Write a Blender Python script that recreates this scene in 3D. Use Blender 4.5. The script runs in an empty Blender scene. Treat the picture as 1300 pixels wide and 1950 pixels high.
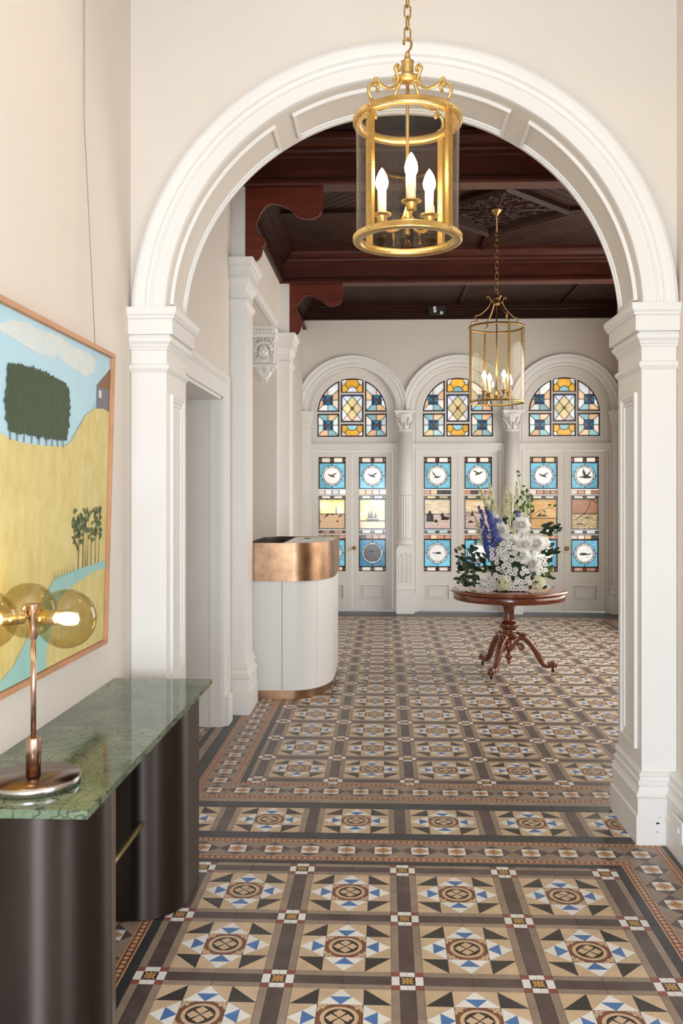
import bpy, math, random
from mathutils import Matrix, Vector
from math import sin, cos, pi, radians, sqrt, atan2

SC = bpy.context.scene
COL = SC.collection
R = random.Random(7)

# ------------------------------------------------------------------ camera, sky, big lights, exposure
H = 1.55
cam_d = bpy.data.cameras.new('camera')
cam = bpy.data.objects.new('camera', cam_d); COL.objects.link(cam)
cam.location = (0, 0, H)
cam.rotation_euler = (pi/2, 0, 0.0407078)
cam_d.sensor_fit = 'VERTICAL'; cam_d.sensor_height = 36.0
cam_d.lens = 1676.7*36/1950
cam_d.shift_x = (650-665.2)/1950; cam_d.shift_y = (943.7-975)/1950
cam_d.clip_start = 0.05; cam_d.clip_end = 200
SC.camera = cam

world = bpy.data.worlds.new('overcast_sky'); SC.world = world; world.use_nodes = True
bg = world.node_tree.nodes['Background']
bg.inputs[0].default_value = (0.86, 0.93, 1.0, 1); bg.inputs[1].default_value = 1.5

def area(name, loc, rot, sx, sy, power, col):
    d = bpy.data.lights.new(name, 'AREA'); d.shape = 'RECTANGLE'; d.size = sx; d.size_y = sy
    d.energy = power; d.color = col
    o = bpy.data.objects.new(name, d); COL.objects.link(o); o.location = loc; o.rotation_euler = rot
    return o
def lamp(name, loc, power, col, r=0.04):
    d = bpy.data.lights.new(name, 'POINT'); d.energy = power; d.color = col; d.shadow_soft_size = r
    o = bpy.data.objects.new(name, d); COL.objects.link(o); o.location = loc
    return o
# daylight through the street entrance behind the camera; the other areas are added fills
area('entrance_daylight', (0.07, -2.75, 1.05), (radians(77), 0, 0), 1.5, 1.9, 150, (0.80, 0.90, 1.0))
area('hall_side_fill', (1.29, 0.85, 1.5), (0, radians(90), 0), 2.0, 0.9, 22, (0.84, 0.92, 1.0))  # added side fill that brightens the left wall
area('lobby_side_fill', (3.0, 8.2, 1.9), (0, radians(90), 0), 2.6, 4.6, 88, (1.0, 0.93, 0.84))  # added lobby fill, set before unseen made-up windows
area('alcove_fill', (-3.1, 7.9, 1.9), (0, radians(-90), 0), 1.8, 1.8, 14, (1.0, 0.97, 0.93))  # added fill in the side room, whose walls have no window
area('hall_ceiling_fill', (0.07, 1.2, 4.3), (0, 0, 0), 1.2, 3.0, 8, (1.0, 0.78, 0.56))  # added warm overhead fill, no fitting behind it

SC.view_settings.view_transform = 'Standard'
SC.view_settings.look = 'None'
SC.view_settings.gamma = 1.0
SC.view_settings.use_curve_mapping = False
SC.view_settings.exposure = 0.47

# ------------------------------------------------------------------ materials
M = {}
def mat(name, col, rough=0.5, metal=0.0, var=0.0, scale=6.0, stretch=(1,1,1), bump=0.0, col2=None, rnd=0.0, spec=0.5, coat=0.0, emit=None, es=0.0, detail=4):
    m = bpy.data.materials.new(name); m.use_nodes = True
    nt = m.node_tree; N = nt.nodes; L = nt.links
    b = N['Principled BSDF']
    b.inputs['Base Color'].default_value = (*col, 1); b.inputs['Roughness'].default_value = rough
    b.inputs['Metallic'].default_value = metal; b.inputs['Specular IOR Level'].default_value = spec
    if coat: b.inputs['Coat Weight'].default_value = coat; b.inputs['Coat Roughness'].default_value = 0.12
    if emit: b.inputs['Emission Color'].default_value = (*emit, 1); b.inputs['Emission Strength'].default_value = es
    last = None
    if var or col2 or bump:
        g = N.new('ShaderNodeNewGeometry'); mp = N.new('ShaderNodeMapping'); mp.inputs['Scale'].default_value = stretch
        L.new(g.outputs['Position'], mp.inputs['Vector'])
        n = N.new('ShaderNodeTexNoise'); n.inputs['Scale'].default_value = scale; n.inputs['Detail'].default_value = detail
        n.inputs['Roughness'].default_value = 0.6
        L.new(mp.outputs['Vector'], n.inputs['Vector'])
        if var or col2:
            r = N.new('ShaderNodeValToRGB'); r.color_ramp.elements[0].position = 0.3; r.color_ramp.elements[1].position = 0.7
            if col2: a, c = col, col2
            else: a, c = [x*(1-var) for x in col], [min(1, x*(1+var)) for x in col]
            r.color_ramp.elements[0].color = (*a, 1); r.color_ramp.elements[1].color = (*c, 1)
            L.new(n.outputs['Fac'], r.inputs['Fac']); last = r.outputs['Color']
        if bump:
            bp = N.new('ShaderNodeBump'); bp.inputs['Strength'].default_value = bump; bp.inputs['Distance'].default_value = 0.01
            L.new(n.outputs['Fac'], bp.inputs['Height']); L.new(bp.outputs['Normal'], b.inputs['Normal'])
    if rnd:
        oi = N.new('ShaderNodeObjectInfo'); hs = N.new('ShaderNodeHueSaturation')
        mr = N.new('ShaderNodeMapRange'); mr.inputs['To Min'].default_value = 1-rnd; mr.inputs['To Max'].default_value = 1+rnd
        L.new(oi.outputs['Random'], mr.inputs['Value']); L.new(mr.outputs['Result'], hs.inputs['Value'])
        if last: L.new(last, hs.inputs['Color'])
        else: hs.inputs['Color'].default_value = (*col, 1)
        last = hs.outputs['Color']
    if last: L.new(last, b.inputs['Base Color'])
    M[name] = m
    return m
def srgb(r, g, b):
    f = lambda c: (c/255/12.92) if c/255 <= 0.04045 else ((c/255+0.055)/1.055)**2.4
    return (f(r), f(g), f(b))

mat('wall_paint', (0.75, 0.685, 0.615), 0.6, var=0.02, scale=1.5)
mat('trim_paint', (0.83, 0.81, 0.785), 0.42, var=0.012, scale=3)
mat('door_paint', (0.78, 0.75, 0.70), 0.4, var=0.02, scale=3)
mat('plaster_white', (0.82, 0.80, 0.78), 0.55, bump=0.25, scale=40)
mat('wood_beam', srgb(76, 33, 20), 0.42, var=0.35, scale=3, stretch=(1, 6, 6), spec=0.3)
mat('wood_dark', srgb(46, 22, 16), 0.45, var=0.35, scale=3, stretch=(1, 6, 6), spec=0.18)
mat('wood_board', srgb(56, 35, 27), 0.55, spec=0.2, var=0.3, scale=4, rnd=0.12)
mat('wood_bracket', srgb(106, 44, 28), 0.42, var=0.3, scale=3, stretch=(1, 6, 6), spec=0.3)
mat('mahogany', srgb(104, 48, 24), 0.22, var=0.45, scale=9, stretch=(1, 1, 4), coat=0.6)
mat('mahogany_top', srgb(116, 58, 32), 0.15, var=0.4, scale=9, stretch=(1, 5, 1), coat=0.7)
mat('brass', (0.66, 0.46, 0.18), 0.33, 1.0, var=0.12, scale=30)
mat('brass_pale', (0.80, 0.62, 0.32), 0.34, 1.0, var=0.1, scale=30)
mat('brass_old', (0.42, 0.27, 0.10), 0.38, 1.0, var=0.2, scale=40)
mat('bronze_band', (0.33, 0.195, 0.115), 0.34, 1.0, var=0.35, scale=7, detail=6)
mat('bronze_dark', (0.066, 0.053, 0.047), 0.42, 1.0)
def brushed(name, an):
    nt = M[name].node_tree; b = nt.nodes['Principled BSDF']; b.inputs['Anisotropic'].default_value = an
    g = nt.nodes.new('ShaderNodeNewGeometry'); c = nt.nodes.new('ShaderNodeVectorMath'); c.operation = 'CROSS_PRODUCT'; c.inputs[1].default_value = (0, 0, 1)
    nt.links.new(g.outputs['Normal'], c.inputs[0]); nt.links.new(c.outputs[0], b.inputs['Tangent'])
brushed('bronze_dark', 0.9); M['bronze_dark'].node_tree.nodes['Principled BSDF'].inputs['Anisotropic Rotation'].default_value = 0.25
mat('bronze_edge', (0.24, 0.19, 0.16), 0.3, 0.9)
mat('copper_lamp', (0.50, 0.33, 0.25), 0.25, 1.0, var=0.1, scale=20)
mat('copper_dark', (0.20, 0.125, 0.095), 0.22, 1.0, var=0.1, scale=20)
mat('steel_edge', (0.50, 0.46, 0.44), 0.22, 1.0)
mat('handle_brass', (0.82, 0.64, 0.30), 0.3, 1.0)
mat('desk_white', (0.80, 0.78, 0.75), 0.38)
mat('desk_top', (0.78, 0.77, 0.75), 0.3)
mat('well_dark', (0.035, 0.022, 0.018), 0.5)
mat('candle', (0.88, 0.82, 0.70), 0.45)
mat('bulb_glow', (1, 0.9, 0.7), 0.3, emit=(1.0, 0.80, 0.50), es=75.0)
mat('bulb_lamp', (1, 0.9, 0.7), 0.3, emit=(1.0, 0.80, 0.52), es=26.0)
mat('bulb_glow_far', (1, 0.9, 0.7), 0.3, emit=(1.0, 0.76, 0.42), es=80.0)
mat('grout', (0.20, 0.165, 0.14), 0.8, var=0.3, scale=60)
mat('plastic_white', (0.84, 0.83, 0.81), 0.35)
mat('black', (0.02, 0.018, 0.018), 0.5)
# tiles
TR = 0.36
mat('t_buff', srgb(204, 178, 146), TR, var=0.12, scale=14, rnd=0.07)
mat('t_taupe', srgb(150, 132, 116), TR, var=0.14, scale=14, rnd=0.08)
mat('t_brown', srgb(78, 62, 58), TR, col2=srgb(104, 90, 88), scale=9, rnd=0.10, detail=8)
mat('t_black', srgb(62, 58, 57), TR, var=0.22, scale=12, rnd=0.10)
mat('t_slate', srgb(56, 58, 62), TR, var=0.22, scale=10, rnd=0.10)
mat('t_white', srgb(232, 228, 222), TR, var=0.05, scale=14, rnd=0.04)
mat('t_blue', srgb(80, 120, 176), TR, var=0.12, scale=14, rnd=0.07)
mat('t_red', srgb(140, 82, 70), TR, var=0.12, scale=14, rnd=0.08)
mat('t_redbrown', srgb(124, 80, 58), TR, var=0.14, scale=14, rnd=0.06)
mat('t_cream', srgb(206, 178, 146), TR, var=0.08, scale=14)
mat('t_ochre', srgb(196, 152, 92), TR, var=0.12, scale=14)
mat('t_peach', srgb(204, 162, 130), TR, var=0.1, scale=14)
mat('t_ink', srgb(58, 48, 42), TR, var=0.15, scale=14)
# flowers
mat('petal_white', (0.93, 0.92, 0.89), 0.55, var=0.03, scale=30)
mat('petal_cream', (0.80, 0.80, 0.60), 0.6, var=0.1, scale=40)
mat('petal_blue', srgb(92, 104, 184), 0.6, var=0.25, scale=50)
mat('petal_sky', srgb(148, 164, 218), 0.6, var=0.2, scale=50)
mat('petal_green', srgb(222, 222, 182), 0.6, var=0.2, scale=50)
mat('daisy_eye', srgb(74, 82, 30), 0.7)
mat('leaf_dark', srgb(34, 56, 32), 0.42, var=0.35, scale=20, rnd=0.3)
mat('leaf_light', srgb(88, 116, 48), 0.45, var=0.3, scale=20, rnd=0.25)
mat('stem_green', srgb(74, 96, 48), 0.5)
for k in ('petal_white', 'petal_cream', 'petal_sky', 'petal_green', 'petal_blue'):
    nt = M[k].node_tree; b_ = nt.nodes['Principled BSDF']; src = b_.inputs['Base Color'].links[0].from_socket
    t_ = nt.nodes.new('ShaderNodeBsdfTranslucent'); x_ = nt.nodes.new('ShaderNodeMixShader'); x_.inputs[0].default_value = 0.45
    nt.links.new(src, t_.inputs[0]); nt.links.new(b_.outputs[0], x_.inputs[1]); nt.links.new(t_.outputs[0], x_.inputs[2])
    nt.links.new(x_.outputs[0], nt.nodes['Material Output'].inputs[0])
# painting
mat('frame_oak', srgb(196, 142, 104), 0.45, var=0.15, scale=8, stretch=(6, 1, 1))
mat('p_sky', srgb(178, 214, 230), 0.6, var=0.03, scale=6)
mat('p_cloud', srgb(226, 222, 210), 0.6, col2=srgb(196, 216, 224), scale=16, detail=6)
mat('p_field', srgb(202, 184, 106), 0.6, col2=srgb(222, 206, 142), scale=9, stretch=(1, 2, 1), detail=8)
mat('p_hedge', srgb(28, 48, 20), 0.6, col2=srgb(54, 76, 34), scale=28, stretch=(1, 3, 1), detail=8)
mat('p_water', srgb(150, 196, 190), 0.6, var=0.05, scale=8)
mat('p_house', srgb(112, 112, 122), 0.6)
mat('p_roof', srgb(126, 88, 58), 0.6)
mat('p_trunk', srgb(92, 72, 40), 0.6)
mat('p_leaf', srgb(44, 72, 34), 0.6, col2=srgb(98, 116, 56), scale=50)
mat('p_back', (0.5, 0.42, 0.33), 0.7)

# green marble
def marble():
    m = bpy.data.materials.new('green_marble'); m.use_nodes = True
    nt = m.node_tree; N = nt.nodes; L = nt.links; b = N['Principled BSDF']
    g = N.new('ShaderNodeNewGeometry')
    n0 = N.new('ShaderNodeTexNoise'); n0.inputs['Scale'].default_value = 7; n0.inputs['Detail'].default_value = 8
    L.new(g.outputs['Position'], n0.inputs['Vector'])
    mx = N.new('ShaderNodeMixRGB'); mx.inputs[0].default_value = 0.22
    L.new(g.outputs['Position'], mx.inputs[1]); L.new(n0.outputs['Color'], mx.inputs[2])
    v = N.new('ShaderNodeTexVoronoi'); v.feature = 'DISTANCE_TO_EDGE'; v.inputs['Scale'].default_value = 15
    L.new(mx.outputs[0], v.inputs['Vector'])
    r = N.new('ShaderNodeValToRGB'); r.color_ramp.elements[0].position = 0.0; r.color_ramp.elements[1].position = 0.055
    r.color_ramp.elements[0].color = (0.12, 0.15, 0.11, 1); r.color_ramp.elements[1].color = (1, 1, 1, 1)
    L.new(v.outputs['Distance'], r.inputs['Fac'])
    n1 = N.new('ShaderNodeTexNoise'); n1.inputs['Scale'].default_value = 3.2; n1.inputs['Detail'].default_value = 9; n1.inputs['Roughness'].default_value = 0.7
    L.new(g.outputs['Position'], n1.inputs['Vector'])
    r1 = N.new('ShaderNodeValToRGB')
    r1.color_ramp.elements[0].position = 0.3; r1.color_ramp.elements[0].color = (*srgb(56, 74, 60), 1)
    r1.color_ramp.elements[1].position = 0.7; r1.color_ramp.elements[1].color = (*srgb(136, 144, 112), 1)
    e = r1.color_ramp.elements.new(0.5); e.color = (*srgb(92, 112, 92), 1)
    L.new(n1.outputs['Fac'], r1.inputs['Fac'])
    mm = N.new('ShaderNodeMixRGB'); mm.blend_type = 'MULTIPLY'; mm.inputs[0].default_value = 0.92
    L.new(r1.outputs[0], mm.inputs[1]); L.new(r.outputs[0], mm.inputs[2])
    v2 = N.new('ShaderNodeTexVoronoi'); v2.feature = 'DISTANCE_TO_EDGE'; v2.inputs['Scale'].default_value = 46
    L.new(mx.outputs[0], v2.inputs['Vector'])
    r2 = N.new('ShaderNodeValToRGB'); r2.color_ramp.elements[1].position = 0.05
    r2.color_ramp.elements[0].color = (0.3, 0.36, 0.28, 1)
    L.new(v2.outputs['Distance'], r2.inputs['Fac'])
    m3 = N.new('ShaderNodeMixRGB'); m3.blend_type = 'MULTIPLY'; L.new(n1.outputs['Fac'], m3.inputs[0])
    L.new(mm.outputs[0], m3.inputs[1]); L.new(r2.outputs[0], m3.inputs[2]); L.new(m3.outputs[0], b.inputs['Base Color'])
    b.inputs['Roughness'].default_value = 0.06; b.inputs['Specular IOR Level'].default_value = 0.45
    M['green_marble'] = m
marble()

def glass(name, tint, gloss=0.10, rough=0.02):
    m = bpy.data.materials.new(name); m.use_nodes = True
    nt = m.node_tree; N = nt.nodes; L = nt.links; N.remove(N['Principled BSDF'])
    t = N.new('ShaderNodeBsdfTransparent'); t.inputs[0].default_value = (*tint, 1)
    g = N.new('ShaderNodeBsdfGlossy'); g.inputs['Roughness'].default_value = rough
    lw = N.new('ShaderNodeLayerWeight'); lw.inputs[0].default_value = 0.35
    mr = N.new('ShaderNodeMapRange'); mr.inputs['To Min'].default_value = gloss*0.5; mr.inputs['To Max'].default_value = 0.75
    mx = N.new('ShaderNodeMixShader')
    L.new(lw.outputs['Facing'], mr.inputs['Value']); 
    pw = N.new('ShaderNodeMath'); pw.operation = 'POWER'; pw.inputs[1].default_value = 3.0
    L.new(lw.outputs['Facing'], pw.inputs[0]); L.new(pw.outputs[0], mr.inputs['Value'])
    L.new(mr.outputs[0], mx.inputs[0]); L.new(t.outputs[0], mx.inputs[1]); L.new(g.outputs[0], mx.inputs[2])
    L.new(mx.outputs[0], N['Material Output'].inputs[0]); M[name] = m
glass('lantern_glass', (0.95, 0.91, 0.81))
glass('smoke_glass', (0.80, 0.74, 0.56), 0.16)

def pane_mat(name, col, col2=None, scale=8, gloss=0.03, stretch=(1, 1, 1)):
    m = bpy.data.materials.new(name); m.use_nodes = True
    nt = m.node_tree; N = nt.nodes; L = nt.links; N.remove(N['Principled BSDF'])
    t = N.new('ShaderNodeBsdfTranslucent'); d = N.new('ShaderNodeBsdfDiffuse')
    g = N.new('ShaderNodeBsdfGlossy'); g.inputs['Roughness'].default_value = 0.12
    oi = N.new('ShaderNodeObjectInfo'); geo = N.new('ShaderNodeNewGeometry')
    mp = N.new('ShaderNodeMapping'); mp.inputs['Scale'].default_value = stretch
    L.new(geo.outputs['Position'], mp.inputs['Vector'])
    n = N.new('ShaderNodeTexNoise'); n.inputs['Scale'].default_value = scale; n.inputs['Detail'].default_value = 6
    L.new(mp.outputs[0], n.inputs['Vector'])
    r = N.new('ShaderNodeValToRGB'); r.color_ramp.elements[0].position = 0.35; r.color_ramp.elements[1].position = 0.65
    c2 = col2 or [min(1, c*1.12) for c in col]
    c1 = col if col2 else [c*0.9 for c in col]
    c1 = [c**.5 for c in c1]; c2 = [c**.5 for c in c2]      # light passes two faces of a pane
    r.color_ramp.elements[0].color = (*c1, 1); r.color_ramp.elements[1].color = (*c2, 1)
    L.new(n.outputs['Fac'], r.inputs['Fac'])
    hs = N.new('ShaderNodeHueSaturation'); mr = N.new('ShaderNodeMapRange'); mr.inputs['To Min'].default_value = 0.86; mr.inputs['To Max'].default_value = 1.1
    L.new(oi.outputs['Random'], mr.inputs['Value']); L.new(mr.outputs[0], hs.inputs['Value']); L.new(r.outputs[0], hs.inputs['Color'])
    for s in (t, d): L.new(hs.outputs[0], s.inputs[0])
    m1 = N.new('ShaderNodeMixShader'); m1.inputs[0].default_value = 0.25
    m2 = N.new('ShaderNodeMixShader'); m2.inputs[0].default_value = gloss
    L.new(t.outputs[0], m1.inputs[1]); L.new(d.outputs[0], m1.inputs[2])
    L.new(m1.outputs[0], m2.inputs[1]); L.new(g.outputs[0], m2.inputs[2])
    L.new(m2.outputs[0], N['Material Output'].inputs[0]); M[name] = m
pane_mat('g_white', srgb(236, 232, 224)); pane_mat('g_pink', srgb(240, 212, 192)); pane_mat('g_peach', srgb(236, 188, 140))
pane_mat('g_pale', srgb(200, 212, 200)); pane_mat('g_aqua', srgb(146, 190, 192)); pane_mat('g_straw', srgb(222, 196, 138))
pane_mat('g_teal', srgb(28, 90, 122), srgb(48, 120, 150), 20); pane_mat('g_navy', srgb(22, 44, 84), srgb(48, 70, 112), 40)
pane_mat('g_amber', srgb(228, 160, 40), srgb(244, 184, 74), 14); pane_mat('g_red', srgb(58, 10, 10), srgb(86, 18, 16), 20)
pane_mat('g_sky', srgb(92, 168, 190), srgb(128, 196, 208), 26); pane_mat('g_rose', srgb(214, 132, 110)); pane_mat('g_mint', srgb(196, 222, 208))
pane_mat('g_terracotta', srgb(176, 112, 84), srgb(206, 158, 128), 22); pane_mat('g_roundel', srgb(238, 228, 216), srgb(246, 240, 230), 10)
pane_mat('g_cream', srgb(240, 226, 200)); pane_mat('g_dusk', srgb(56, 48, 43), srgb(92, 82, 74), 18, stretch=(1, 1, 6))
pane_mat('g_ink', srgb(40, 30, 22), srgb(80, 62, 40), 50); pane_mat('g_gold_ink', srgb(128, 90, 40), srgb(176, 136, 72), 50)
pane_mat('g_lav', srgb(214, 212, 220))
# painted picture panes (sky, ground)
pane_mat('g_pic_yellow', srgb(232, 200, 110), srgb(246, 236, 204), 7); pane_mat('g_pic_rock', srgb(214, 160, 118), srgb(238, 200, 160), 30, stretch=(1, 1, 3))
pane_mat('g_pic_storm', srgb(206, 168, 110), srgb(236, 216, 190), 9, stretch=(1, 1, 3)); pane_mat('g_pic_sea', srgb(150, 118, 104), srgb(220, 190, 176), 40, stretch=(1, 1, 4))
pane_mat('g_pic_orange', srgb(206, 150, 84), srgb(226, 178, 116), 9, stretch=(1, 1, 3)); pane_mat('g_pic_wave', srgb(150, 100, 52), srgb(240, 222, 180), 24, stretch=(1, 1, 2.4))
pane_mat('g_pic_brown', srgb(160, 106, 80), srgb(188, 132, 104), 9)

# ------------------------------------------------------------------ mesh helpers
class MB:
    def __init__(s): s.v = []; s.f = []; s.m = []; s.sm = []; s.T = None
    def add(s, vs, fs, mi=0, smooth=False):
        k = len(s.v)
        if s.T is not None: vs = [s.T @ Vector(p) for p in vs]
        s.v += [tuple(p) for p in vs]
        for f in fs: s.f.append(tuple(i+k for i in f)); s.m.append(mi); s.sm.append(smooth)
        return s
    def box(s, x0, x1, y0, y1, z0, z1, mi=0):
        return s.add([(x0,y0,z0),(x1,y0,z0),(x1,y1,z0),(x0,y1,z0),(x0,y0,z1),(x1,y0,z1),(x1,y1,z1),(x0,y1,z1)],
              [(3,2,1,0),(4,5,6,7),(0,1,5,4),(1,2,6,5),(2,3,7,6),(3,0,4,7)], mi)
    def rloft(s, x0, x1, y0, y1, prof, mi=0):
        "rectangle footprint grown by the offsets of a moulding profile [(z, offset)]"
        vs = []
        for z, o in prof: vs += [(x0-o,y0-o,z),(x1+o,y0-o,z),(x1+o,y1+o,z),(x0-o,y1+o,z)]
        n = len(prof); fs = [(3,2,1,0), tuple(range(4*n-4, 4*n))]
        for i in range(n-1):
            for j in range(4):
                a, b = 4*i+j, 4*i+(j+1)%4; fs.append((a, b, b+4, a+4))
        return s.add(vs, fs, mi)
    def bevbox(s, x0, x1, y0, y1, z0, z1, b=0.004, mi=0):
        return s.rloft(x0, x1, y0, y1, [(z0,-b),(z0+b,0),(z1-b,0),(z1,-b)], mi)
    def prism(s, poly, a, b, ax='z', mi=0, smooth=False):
        "polygon extruded along an axis; poly gives the two other coordinates in order"
        def P(p, t): return (p[0], p[1], t) if ax == 'z' else (p[0], t, p[1]) if ax == 'y' else (t, p[0], p[1])
        n = len(poly)
        vs = [P(p, a) for p in poly]+[P(p, b) for p in poly]
        s.add(vs, [tuple(range(n-1, -1, -1)), tuple(range(n, 2*n))], mi)
        return s.add(vs, [(i, (i+1) % n, (i+1) % n+n, i+n) for i in range(n)], mi, smooth)
    def lathe(s, prof, c=(0,0,0), n=24, mi=0, smooth=True, fl=None, cap=True):
        vs = []; fs = []; k = len(prof)
        for r, z in prof:
            for j in range(n):
                a = 2*pi*j/n; rr = r if fl is None else r*(1-fl[1]*(0.5+0.5*cos(fl[0]*a)))
                vs.append((c[0]+rr*cos(a), c[1]+rr*sin(a), c[2]+z))
        for i in range(k-1):
            for j in range(n):
                a, b = i*n+j, i*n+(j+1) % n; fs.append((a, b, b+n, a+n))
        s.add(vs, fs, mi, smooth)
        if not cap or prof[0] == prof[-1]: return s
        if prof[0][0] > 1e-5: s.add(vs[:n], [tuple(range(n-1, -1, -1))], mi)
        if prof[-1][0] > 1e-5: s.add(vs[-n:], [tuple(range(n))], mi)
        return s
    def tube(s, pts, r, n=8, closed=False, mi=0, smooth=True, cap=True, flat=1.0, up=None):
        pts = [Vector(p) for p in pts]; K = len(pts); vs = []; fs = []
        rr = r if isinstance(r, (list, tuple)) else [r]*K
        prev = None
        for i, p in enumerate(pts):
            if closed: t = pts[(i+1) % K]-pts[i-1]
            else: t = pts[min(i+1, K-1)]-pts[max(i-1, 0)]
            t.normalize()
            if up is not None: a = Vector(up)
            elif prev is not None: a = prev
            else: a = Vector((0, 0, 1)) if abs(t.z) < 0.9 else Vector((1, 0, 0))
            a = (a-t*a.dot(t)).normalized(); b = t.cross(a); prev = a
            for j in range(n):
                q = 2*pi*j/n; vs.append(p+(a*cos(q)*flat+b*sin(q))*rr[i])
        for i in range(K if closed else K-1):
            for j in range(n):
                A, B = i*n+j, i*n+(j+1) % n; C, D = ((i+1) % K)*n+j, ((i+1) % K)*n+(j+1) % n
                fs.append((A, B, D, C))
        s.add(vs, fs, mi, smooth)
        if cap and not closed: s.add(vs[:n], [tuple(range(n-1, -1, -1))], mi); s.add(vs[-n:], [tuple(range(n))], mi)
        return s
    def arcsweep(s, prof, c, a0, a1, n=48, mi=0, smooth=False, closed_prof=True):
        "profile [(radius, y)] swept round an arc in the XZ plane about c=(x,z)"
        vs = []; fs = []; k = len(prof)
        for i in range(n+1):
            a = a0+(a1-a0)*i/n
            for r, y in prof: vs.append((c[0]+r*cos(a), y, c[1]+r*sin(a)))
        for i in range(n):
            for j in range(k if closed_prof else k-1):
                A, B = i*k+j, i*k+(j+1) % k; fs.append((A, B, B+k, A+k))
        s.add(vs, fs, mi, smooth)
        if closed_prof: s.add(vs[:k], [tuple(range(k-1, -1, -1))], mi); s.add(vs[-k:], [tuple(range(k))], mi)
        return s
    def ring(s, outer, inner, y0, y1, mi=0, closed=True):
        "frame between two outlines of the same count, in the XZ plane"
        n = len(outer); vs = [(p[0], y0, p[1]) for p in outer]+[(p[0], y0, p[1]) for p in inner]+[(p[0], y1, p[1]) for p in outer]+[(p[0], y1, p[1]) for p in inner]
        fs = []
        for i in range(n if closed else n-1):
            j = (i+1) % n
            fs += [(i, j, n+j, n+i), (2*n+j, 2*n+i, 3*n+i, 3*n+j), (n+i, n+j, 3*n+j, 3*n+i), (j, i, 2*n+i, 2*n+j)]
        return s.add(vs, fs, mi)
    def ball(s, c, r, nu=16, nv=10, sc=(1,1,1), mi=0):
        vs = []; fs = []
        for i in range(nv+1):
            t = pi*i/nv
            for j in range(nu):
                a = 2*pi*j/nu; vs.append((c[0]+r*sc[0]*sin(t)*cos(a), c[1]+r*sc[1]*sin(t)*sin(a), c[2]+r*sc[2]*cos(t)))
        for i in range(nv):
            for j in range(nu):
                A, B = i*nu+j, i*nu+(j+1) % nu; fs.append((A, A+nu, B+nu, B))
        return s.add(vs, fs, mi, True)
    def mesh(s, name, mats):
        me = bpy.data.meshes.new(name); me.from_pydata(s.v, [], s.f)
        for m in (mats if isinstance(mats, (list, tuple)) else [mats]): me.materials.append(M[m])
        me.polygons.foreach_set('material_index', s.m); me.polygons.foreach_set('use_smooth', s.sm)
        me.validate(clean_customdata=False); me.update()
        return me
    def build(s, name, mats, parent=None, loc=None, recalc=True):
        me = s.mesh(name, mats)
        if recalc:
            import bmesh
            b = bmesh.new(); b.from_mesh(me); bmesh.ops.remove_doubles(b, verts=b.verts, dist=1e-6)
            bmesh.ops.recalc_face_normals(b, faces=b.faces); b.to_mesh(me); b.free()
        return place(name, me, parent, loc)
def place(name, me, parent=None, loc=None):
    o = bpy.data.objects.new(name, me); COL.objects.link(o)
    if parent is not None: o.parent = parent
    if loc is not None: o.location = loc
    return o
def empty(name, loc=(0,0,0), rz=0):
    o = bpy.data.objects.new(name, None); COL.objects.link(o); o.location = loc; o.rotation_euler = (0, 0, rz)
    o.empty_display_size = 0.1
    return o
def tag(o, label, cat, kind=None, group=None):
    o['label'] = label; o['category'] = cat
    if kind: o['kind'] = kind
    if group: o['group'] = group
    return o
def struct(o, label, cat): return tag(o, label, cat, 'structure')
def arc(cx, cz, r, a0, a1, n): return [(cx+r*cos(a0+(a1-a0)*i/n), cz+r*sin(a0+(a1-a0)*i/n)) for i in range(n+1)]
def spline(pts, k=6):
    "Catmull-Rom through the points"
    P = [Vector(p) for p in pts]; out = []
    for i in range(len(P)-1):
        a = P[max(i-1, 0)]; b = P[i]; c = P[i+1]; d = P[min(i+2, len(P)-1)]
        for j in range(k):
            t = j/k; out.append(0.5*((2*b)+(c-a)*t+(2*a-5*b+4*c-d)*t*t+(3*b-a-3*c+d)*t**3))
    out.append(P[-1])
    return out
def area2(p): return sum(p[i][0]*p[(i+1) % len(p)][1]-p[(i+1) % len(p)][0]*p[i][1] for i in range(len(p)))/2
def inset(poly, d):
    "offset every side of a polygon inwards by d"
    if area2(poly) < 0: poly = poly[::-1]
    n = len(poly); out = []
    for i in range(n):
        p0, p1, p2 = Vector(poly[i-1]), Vector(poly[i]), Vector(poly[(i+1) % n])
        e1 = (p1-p0).normalized(); e2 = (p2-p1).normalized()
        n1 = Vector((-e1.y, e1.x)); n2 = Vector((-e2.y, e2.x))
        k = 1+n1.dot(n2)
        q = p1+(n1+n2)*(d/max(k, 0.25))
        out.append((q.x, q.y))
    return out
def clip(poly, a, b, c):
    "keep the side a*x+b*y<=c"
    out = []; n = len(poly)
    for i in range(n):
        p, q = poly[i], poly[(i+1) % n]; dp, dq = a*p[0]+b*p[1]-c, a*q[0]+b*q[1]-c
        if dp <= 0: out.append(p)
        if dp*dq < 0: t = dp/(dp-dq); out.append((p[0]+(q[0]-p[0])*t, p[1]+(q[1]-p[1])*t))
    return out

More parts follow.
